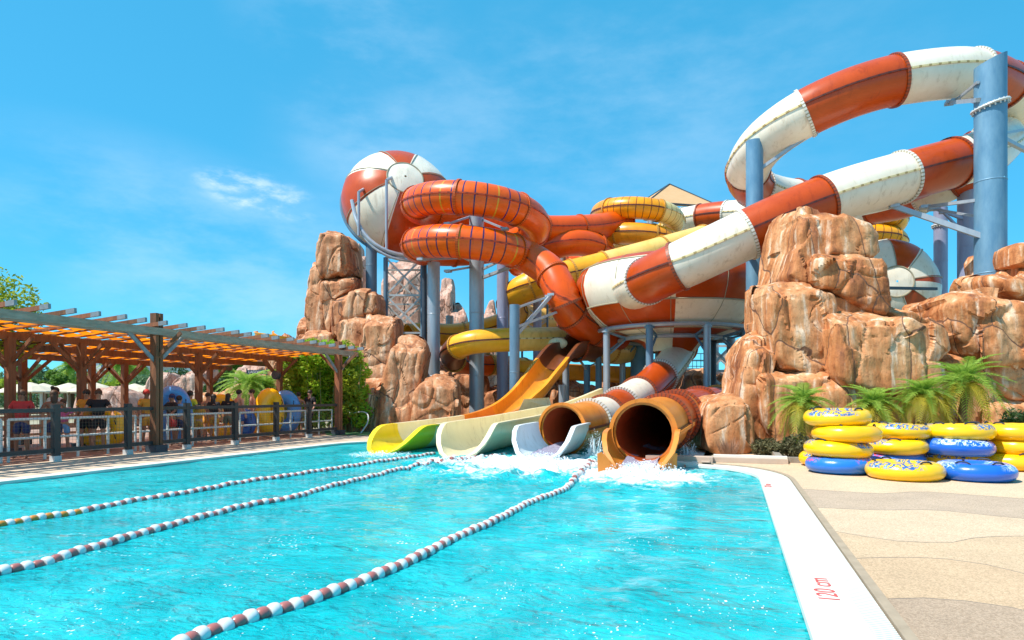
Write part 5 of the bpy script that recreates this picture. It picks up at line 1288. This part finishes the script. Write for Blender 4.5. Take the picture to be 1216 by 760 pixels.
ring('yellow ring at the bottom of the third stack, mostly hidden', 1128, 552, 72, VY, 12.9, zl(0), (0,0), .3)
ring('light blue ring with white print lying flat in front at the right', 1157, 562, 83, VB, 10.95, zl(0)-.01, (0,0), 2.2)
ring('yellow ring on top of the stack cut by the right edge of the picture', 1207, 518, 76, VYP, 12.6, zl(2), (0,0), .8)
ring('amber ring in the middle of the stack at the right edge', 1210, 537, 76, VYP, 12.6, zl(1), (0,0), 1.9)
ring('yellow ring at the bottom of the stack at the right edge', 1204, 556, 76, VYP, 12.5, zl(0), (0,0), 2.9)
# ================================================================ plants
PB = [('pygmy palm with pale green arching fronds behind the tall ring stack', 953, 482, 15.4, .35, .80, 46),
      ('low green palm right of the tall ring stack, second from left', 1037, 484, 15.2, .1, .78, 42),
      ('smaller palm with yellowing lower fronds leaning against the biggest palm', 1096, 472, 15.0, .55, .78, 46),
      ('biggest bright green palm in front of the brown rocks', 1145, 458, 15.2, .7, .98, 60)]
for lab, px, py, D, hh, L, nf in PB:
    b = az(px, D, 0); zt = 1.4+(472-py)/760*D
    palm('pygmy_palm', lab, b, max(.35, zt-.02), L, nf, 'palms planted along the rocks', ll=.20, nl=22, wid=.011, ycol=.4, spread=(-.1,1.45))
b = az(1222, 15.5, 0); tree('shrub', 'dark green shrub cut off by the right edge behind the rings', b, 1.35, .75, LEAFD, 'shrub', clumps=9, per=330, ls=.06, trunk_r=.05, squash=.8)
DRY = simple('dry_shrub_leaf', (.16,.15,.06), (.09,.08,.035), rough=.8, trans=.2)
for lab, px, D, r_ in (('dark dry ground shrub at the foot of the rocks left of the tall stack', 938, 15.3, .55), ('low olive ground shrub between the stone slab and the rocks', 905, 15.9, .5), ('small olive shrub beside the timber edging', 958, 14.2, .4)):
    b = az(px, D, 0); tree('ground_shrub', lab, b, r_*.9, r_, DRY, 'shrub', 'dry shrubs at the foot of the rocks', clumps=8, per=300, ls=.05, trunk_r=.03, squash=.5)
PINKG = simple('dry_grass_pink', (.45,.26,.18), (.35,.2,.12), rough=.8, trans=.3)
b = az(866, 15.4, 0); t = thing('dry_grass_tuft', 'reddish dry grass tuft by the low rock next to the pool steps', 'plant', b); mb = MB()
for i in range(260):
    a = random.uniform(0, 2*pi); r_ = random.uniform(0,.22); p = b+Vector((cos(a)*r_, sin(a)*r_, 0)); d_ = Vector((cos(a)*.22, sin(a)*.22, random.uniform(.25,.5))); s_ = Vector((-sin(a), cos(a), 0))*.008
    mb.add([p-s_, p+s_, p+d_], [(0,1,2)])
mb.build('blades', PINKG, t, smooth=False)
# bamboo
for i, (px, D, hh) in enumerate([(346,25.8,3.5),(356,26.6,3.7),(366,25.6,3.6),(376,26.4,3.7),(388,25.6,3.5),(400,26.6,3.7),(411,25.8,3.6),(424,26.4,3.3)]):
    b = az(px, D, 0); w_ = ['at the left end of the hedge beside the loudspeaker post','second from the loudspeaker post','just left of the man in black','directly behind the man in black','between the man in black and the last pergola post','right behind the last pergola post','just right of the last pergola post','at the right end of the hedge touching the rocks'][i]
    t = thing('bamboo', 'bright green bamboo clump '+w_, 'bamboo', b, 'bamboo hedge behind the queue')
    for k in range(7):
        p = b+Vector((random.uniform(-.3,.3), random.uniform(-.3,.3), 0)); q = p+Vector((random.uniform(-.3,.3), random.uniform(-.3,.3), hh*random.uniform(.8,1))); mb = MB(); mb.cyl(p, q, .022, .012, n=6); mb.build('culm', CULM, t)
    mb = MB()
    for k in range(14): leaves(mb, b+Vector((random.uniform(-.35,.35), random.uniform(-.35,.35), .5+(hh-.7)*k/13)), (.38,.38,.34), 170, .11)
    mb.build('foliage', LEAFB if i % 3 else LEAFY, t, smooth=False)
for lab, px, D, zt, L in (('large yellow green palm behind the shirtless man in blue shorts', 294, 29, 1.75, 1.6), ('darker green palm just right of the yellow green one', 313, 30, 1.6, 1.5)):
    palm('palm', lab, az(px, D, 0), zt, L, 40, ll=.3, nl=26, wid=.02, ycol=.1)
for lab, px, D, py in (('tall far palm in front of the pale hotel, right of two', 144, 60, 437), ('tall far palm left of the pale hotel', 86, 62, 440), ('far palm with round crown beside the hotel corner', 160, 64, 437)):
    palm('palm', lab, az(px, D, 0), 1.4+(472-py)/760*D, 2.0, 34, 'far palms by the hotel', trunk_r=.18, ll=.5, nl=22, wid=.04, ycol=.05)
# branch entering at the left edge
t = tree('acacia_tree', 'light green feathery tree reaching in at the left edge above the pergola', az(-112, 16, 0), 4.75, 2.7, LEAFY, clumps=70, per=420, ls=.075, trunk_r=.12, squash=.42)
# background trees
random.seed(5)
BG = [(-20,55,3.6,LEAFY,'yellow green rounded tree at the far left edge'),(12,50,3.4,LEAFY,'bright low tree left of the first back post'),(36,60,4.4,LEAF,'mid green tree between the back posts'),(56,64,4.8,LEAFG,'grey green tree behind the seated women'),(75,58,4.0,LEAF,'round green tree above the beach umbrellas'),
      (92,70,4.6,LEAFG,'pale tree just left of the far palm'),(120,48,3.2,LEAFY,'yellow flowering bush in front of the hotel'),(133,50,2.9,LEAFY,'second yellow bush in front of the hotel'),(172,55,3.4,LEAFG,'low pale bush below the hotel wall'),
      (212,80,5.6,LEAFD,'small dark tree behind the pinkish rock columns'),(254,60,5.6,LEAFG,'blue green tree above the orange boulders'),(268,66,6.2,LEAFG,'tall blue green tree left of the dark sign'),(284,58,5.2,LEAF,'mid green tree behind the dark sign'),(298,70,6.4,LEAFG,'tall pale tree rising behind the sign'),(262,44,2.9,LEAFD,'dark low bush behind the orange boulders')]
for px, D, hh, lm, lab in BG:
    tree('tree', lab, az(px, D, 0), hh, hh*.42, lm, group='trees beyond the queue area', clumps=9, per=200, ls=.2, trunk_r=.14)
# hedge line far behind
mb = MB(); random.seed(9)
for i in range(60):
    px = -60+i*9; D = 95+random.uniform(-6,6); leaves(mb, az(px, D, 2.4), (2.4,2.0,2.9), 260, .42)
o = mb.build('far_woodland', LEAFG, None, smooth=False); tag(o, 'hazy belt of woodland along the horizon behind the pergola', 'woodland', None, 'stuff')
# hotel and other far buildings
HOT = simple('hotel_wall', (.70,.68,.66), (.62,.60,.58), rough=.85); WIN = simple('window_dark', (.10,.18,.28), rough=.2); RF = simple('roof_grey', (.30,.28,.28), (.22,.2,.2), rough=.85)
def hotel(label, x0, x1, ytop, D, nf, nw, dep=10):
    a = az(x0, D, 0); b = az(x1, D, 0); u = (b-a).normalized(); wd = (b-a).length; v = Vector((-u.y, u.x, 0)); ht = 1.4+(472-ytop)/760*D
    t = thing('hotel', label, 'building', (a+b)/2); R = Matrix((u, v, UZ)).transposed()
    mb = MB(); mb.box(a+u*wd/2+v*dep/2+UZ*ht/2, (wd, dep, ht), R); mb.build('wall', HOT, t, smooth=False)
    mb = MB(); mb.box(a+u*wd/2+v*dep/2+UZ*(ht+.2), (wd+.6, dep+.6, .4), R); mb.build('cornice', HOT, t, smooth=False)
    for f in range(nf):
        z = ht*(f+.55)/nf
        for k in range(nw):
            c = a+u*wd*(k+.5)/nw+UZ*z; mb = MB(); mb.box(c-v*.02, (wd/nw*.45, .08, ht/nf*.5), R); w2 = mb.build('window', WIN, t, smooth=False)
            mb = MB(); mb.box(c-v*.45-UZ*ht/nf*.28, (wd/nw*.7, .9, .12), R); mb.box(c-v*.88-UZ*ht/nf*.14, (wd/nw*.7, .05, ht/nf*.24), R); mb.build('balcony', HOT, w2, smooth=False)
hotel('pale many windowed hotel seen under the pergola roof', 106, 172, 428, 120, 4, 7)
hotel('white hotel wing with horizontal balconies right of the tall post', 172, 204, 425, 125, 4, 3)
for lab, x0, x1, yr, D in (('low pavilion with grey roof behind the beach umbrellas', 44, 94, 463, 60), ('wide pavilion with dark grey roof behind the leaning woman', 100, 186, 462, 58)):
    a = az(x0, D, 0); b = az(x1, D, 0); ze = 1.4+(472-yr-4)/760*D; c = (a+b)/2+FV*3; u = (b-a)/2; t = thing('pavilion', lab, 'building', c)
    mb = MB(); mb.add([c-u-FV*3+UZ*ze, c+u-FV*3+UZ*ze, c+u+FV*3+UZ*ze, c-u+FV*3+UZ*ze, c-u*.55+UZ*(ze+.75), c+u*.55+UZ*(ze+.75)], [(0,1,5,4),(1,2,5),(2,3,4,5),(3,0,4),(3,2,1,0)]); mb.build('roof', RF, t, smooth=False)
    for sx in (-.9,-.3,.3,.9):
        for sy in (-2.6, 2.6): mb = MB(); p = c+u*sx+FV*sy; mb.box(Vector((p.x,p.y,ze/2)), (.3,.3,ze)); mb.build('column', HOT, t, smooth=False)
UMB = simple('umbrella_straw', (.66,.58,.44), (.56,.48,.36), rough=.9, bump=.3)
for i, (px, D, lab) in enumerate([(36,42,'beige beach umbrella left of the two women'),(52,45,'beige beach umbrella behind the first back post'),(82,44,'beige beach umbrella right of the two women'),(44,52,'smaller beige umbrella farther back on the left'),(92,50,'beige umbrella partly hidden by the brown post'),(112,42,'beige umbrella behind the leaning woman'),(160,46,'beige umbrella left of the person in orange'),(176,50,'beige umbrella just left of the tall twin post'),(22,48,'beige umbrella at the far left')]):
    b = az(px, D, 0); t = thing('beach_umbrella', lab, 'umbrella', b, 'beach umbrellas beyond the queue'); mb = MB(); mb.revolve([(1.5,1.75),(1.46,1.82),(.8,2.15),(.05,2.4)], b, 12); mb.revolve([(1.46,1.74),(.8,2.08),(.05,2.3)], b, 12); mb.build('canopy', UMB, t, smooth=False)
    mb = MB(); mb.cyl(b, b+UZ*2.35, .035, n=8); mb.build('pole', WOOD, t)
# sign
sp = at(305,442,36); t = thing('sign', 'small dark hanging sign with white letters above the green palms', 'sign', Vector((sp.x,sp.y,0)))
SG = simple('sign_dark', (.02,.06,.08), rough=.5); SW = simple('sign_white', (.8,.8,.8), rough=.6); R = Matrix.Rotation(TH, 3, 'Z')
mb = MB(); mb.box(sp, (1.05,.06,.24), R); mb.build('board', SG, t, smooth=False)
for s_ in (-1, 1): mb = MB(); q = sp+RV*s_*.56; mb.cyl(Vector((q.x,q.y,0)), q+UZ*.22, .035, n=8); mb.build('pole', DSTEEL, t)
o = text('LAGOONS', Vector((0,0,0)), (pi/2,0,TH), .19, SW, 'lettering', t, .006); o.location = sp-FV*.04-Vector((sp.x,sp.y,0))
# ================================================================ people
BLUE_ = cloth('royal_blue', (.04,.14,.50)); YEL = cloth('yellow', (.75,.70,.05)); BLK = cloth('black', (.015,.015,.02)); ORG = cloth('orange', (.75,.35,.04)); REDC = cloth('red', (.55,.04,.04)); LBL = cloth('light_blue', (.16,.42,.75)); KHA = cloth('grey_green', (.18,.22,.16)); PNK = cloth('pink', (.75,.15,.35)); WHT = cloth('white', (.75,.74,.7)); NAV = cloth('navy', (.02,.035,.12))
ff = TH
def pq(px, X): return onX(px, X)
person('woman with brown hair in a red top and navy shorts, leftmost in the queue', pq(26,-15.4), ff+.3, 'hold', 2, 'brown', 'long', REDC, NAV, 1.62)
person('bare shouldered woman with long brown hair beside the second pergola post', pq(64,-15.3), ff-2.4, 'hold', 2, 'brown', 'long', None, NAV, 1.62)
person('person with a dark hair bun standing behind the bare shouldered woman', pq(66,-16.8), ff+2.9, 'hang', 0, 'dark', 'bun', WHT, BLUE_, 1.72)
person('child in a pink top and light blue shorts beside the bare shouldered woman', pq(75,-16.0), ff+.5, 'hold', 0, 'brown', 'short', PNK, LBL, 1.4)
person('person in an orange top half hidden between two brown posts', pq(103,-16.0), ff+.2, 'hang', 0, 'dark', 'short', ORG, BLK, 1.66)
person('woman in black with her arms spread, right of the orange topped person', pq(117,-15.6), ff+.5, 'lean', 0, 'brown', 'bun', BLK, BLK, 1.66)
person('person in orange clothes and a red cap left of the tall twin post', pq(174,-15.8), ff+1.2, 'hang', 2, 'red', 'cap', ORG, ORG, 1.68)
person('person in black and red bending behind the arched blue ring', pq(204,-15.5), ff-.4, 'lean', 2, 'navy', 'cap', BLK, REDC, 1.55)
person('person in a light blue shirt right of the arched blue ring', pq(213,-15.4), ff+3.0, 'hang', 0, 'dark', 'short', LBL, NAV, 1.5)
person('person in a bright yellow shirt and dark cap', pq(226,-15.8), ff+2.8, 'hold', 0, 'dark', 'cap', YEL, ORG, 1.66)
person('small child in orange beside the bright yellow shirt', pq(236,-15.6), ff+.2, 'hold', 1, 'brown', 'short', ORG, ORG, 1.3)
person('bare chested boy in orange shorts right of the middle brown post', pq(247,-15.9), ff+1.0, 'hang', 0, 'dark', 'short', None, ORG, 1.6)
person('woman with black hair in a black top and orange shorts', pq(254,-15.4), ff+3.0, 'hang', 0, 'dark', 'long', BLK, ORG, 1.55)
person('woman with long black hair and grey green shorts', pq(271,-15.5), ff+3.1, 'hang', 0, 'dark', 'long', BLK, KHA, 1.58)
person('shirtless man with dark curly hair seen from behind', pq(284,-15.7), ff+2.6, 'hang', 1, 'dark', 'short', None, BLUE_, 1.72)
person('man in blue swimming shorts looking towards the pool', pq(299,-15.9), ff-.9, 'hang', 1, 'dark', 'short', None, LBL, 1.74)
person('tanned shirtless boy in grey green shorts seen from behind', pq(355,-15.7), ff+2.9, 'hold', 0, 'dark', 'short', None, KHA, 1.66)
person('man in a black T-shirt and black shorts beside the bamboo', pq(368,-15.4), ff-.3, 'walk', 1, 'dark', 'short', BLK, BLK, 1.74)
def bigring(label, px, X, mat, hgt, wid, r, yaw, cz=None, double=False):
    b = onX(px, X); c = b+UZ*(hgt/2+.02); t = thing('swim_ring', label, 'swim ring', b, 'big rings held upright in the queue'); mb = MB(); n, k = 56, 16; vs = []
    ux = Vector((cos(yaw), sin(yaw), 0)); uy = Vector((-sin(yaw), cos(yaw), 0))
    for i in range(n):
        q = 2*pi*i/n; a_, b_ = wid/2-r, hgt/2-r; ctr = c+ux*cos(q)*a_+UZ*sin(q)*b_; nn = (ux*cos(q)/max(a_, .01)+UZ*sin(q)/b_).normalized()
        for j in range(k):
            a = 2*pi*j/k; vs.append(ctr+nn*cos(a)*r+uy*sin(a)*r)
    mb.add(vs, [(i*k+j, ((i+1) % n)*k+j, ((i+1) % n)*k+(j+1) % k, i*k+(j+1) % k) for i in range(n) for j in range(k)]); mb.build('tube', mat, t)
    for zz in (.35,.7):
        p = c+uy*-(r+.01)+UZ*(zz-.5)*hgt+ux*(wid/2-r); mb = MB(); mb.pipe(spline([p-UZ*.1+uy*.02, p-uy*.03, p+UZ*.1+uy*.02], .05), .014, 8); mb.build('handle', HAND, t)
bigring('tall yellow double ring standing on end beside the man in blue shorts', 320, -15.5, VYP, 1.72, 1.15, .27, TH+1.05)
bigring('tall light blue double ring standing on end with a small hole', 339, -15.7, VHB, 1.66, 1.12, .25, TH+.25)
bigring('dark blue ring standing behind the shirtless man', 290, -15.9, simple('vinyl_deep_blue', (.02,.13,.5), rough=.3, coat=.3), 1.0, .8, .2, TH+.5)
bigring('amber ring held low beside the man in blue shorts', 308, -16.2, VYP, 1.1, 1.0, .22, TH+.3)
bigring('arched blue ring carried over the heads left of the yellow shirt', 205, -15.9, VHB, 1.75, 1.1, .2, TH+.5)
bigring('yellow ring standing between the black haired women', 262, -16.2, VYP, 1.5, 1.1, .22, TH+.4)
bigring('yellow ring held at the rail by the leaning woman', 122, -15.9, VYP, 1.1, 1.3, .22, TH+.1)
# ================================================================ splashes
SPL = simple('foam_white', (.9,.94,.96), (.84,.9,.93), rough=.45); random.seed(3)
def splash(label, px, D, w, h, n, dirx=0):
    b = az(px, D, WZ); mb = MB()
    for _ in range(n):
        a = random.uniform(0, 2*pi); rr = w*random.random()**.7; z = h*random.random()**2.8*(1-rr/w*.6); s_ = random.uniform(.003,.009)*(1.6 if z < h*.25 else 1)
        p = b+Vector((cos(a)*rr, sin(a)*rr, .02+z)); mb.ball(p, (s_*random.uniform(.7,1.6), s_, s_*random.uniform(.6,1.5)), 6, 4)
    for _ in range(int(min(n,900)/40)):
        a = random.uniform(0, 2*pi); rr = w*.55*random.random(); p = b+Vector((cos(a)*rr, sin(a)*rr, .0)); hh = h*random.uniform(.25,.8); d_ = Vector((random.uniform(-.12,.12), random.uniform(-.2,.05), hh))
        mb.pipe([p, p+d_*.5+Vector((0,0,hh*.1)), p+d_], [random.uniform(.015,.035), .015, .003], 6)
    o = mb.build('splash', SPL, None, origin=b); tag(o, label, 'splash', None, 'stuff')
splash('white splash bursting from the blue apron mouth', 640, 14.3, .75, .26, 2400)
splash('white splash in front of the orange tube mouth', 766, 12.3, .75, .26, 2400)
splash('small upright jet of water right of the blue apron', 706, 15.6, .3, .75, 500)
splash('small spout of water between the orange tube and the steps', 818, 16.0, .22, .5, 250)
splash('low foam in front of the cream slide', 545, 14.5, .9, .12, 500)
splash('low foam in front of the yellow slide mouth', 452, 16.2, .8, .1, 400)
# water running inside the mouths
RUN = simple('running_water', (.55,.55,.68), (.35,.3,.42), scale=14, rough=.12, bump=.6, bscale=12)
def runner(name, label, pts, w_, z):
    mb = MB(); P = resample(spline(pts), .2); fr = frames(P); vs = []
    for i, (p, tt, sx, u) in enumerate(fr):
        for j in range(9):
            x = (j/8-.5)*2; vs.append(p+sx*x*w_+UZ*(.11*x*x+.03*noise.noise(Vector((i*.9, j*.9, z)))))
    mb.add(vs, [(i*9+j, (i+1)*9+j, (i+1)*9+j+1, i*9+j+1) for i in range(len(fr)-1) for j in range(8)]); o = mb.build(name, RUN, None, origin=pts[0]); tag(o, label, 'water', None, 'stuff')
runner('running_water', 'sheet of water running out of the red and white tube', [az(640,14.8,-.06), az(668,16.9,.02), az(690,17.9,.12), az(706,18.8,.19)], .34, 1)
runner('running_water', 'sheet of water running out of the orange tube', [az(758,12.8,-.06), az(764,13.7,.03), az(775,14.6,.09), az(787,15.7,.18)], .34, 2)
# haze of warm air at a distance
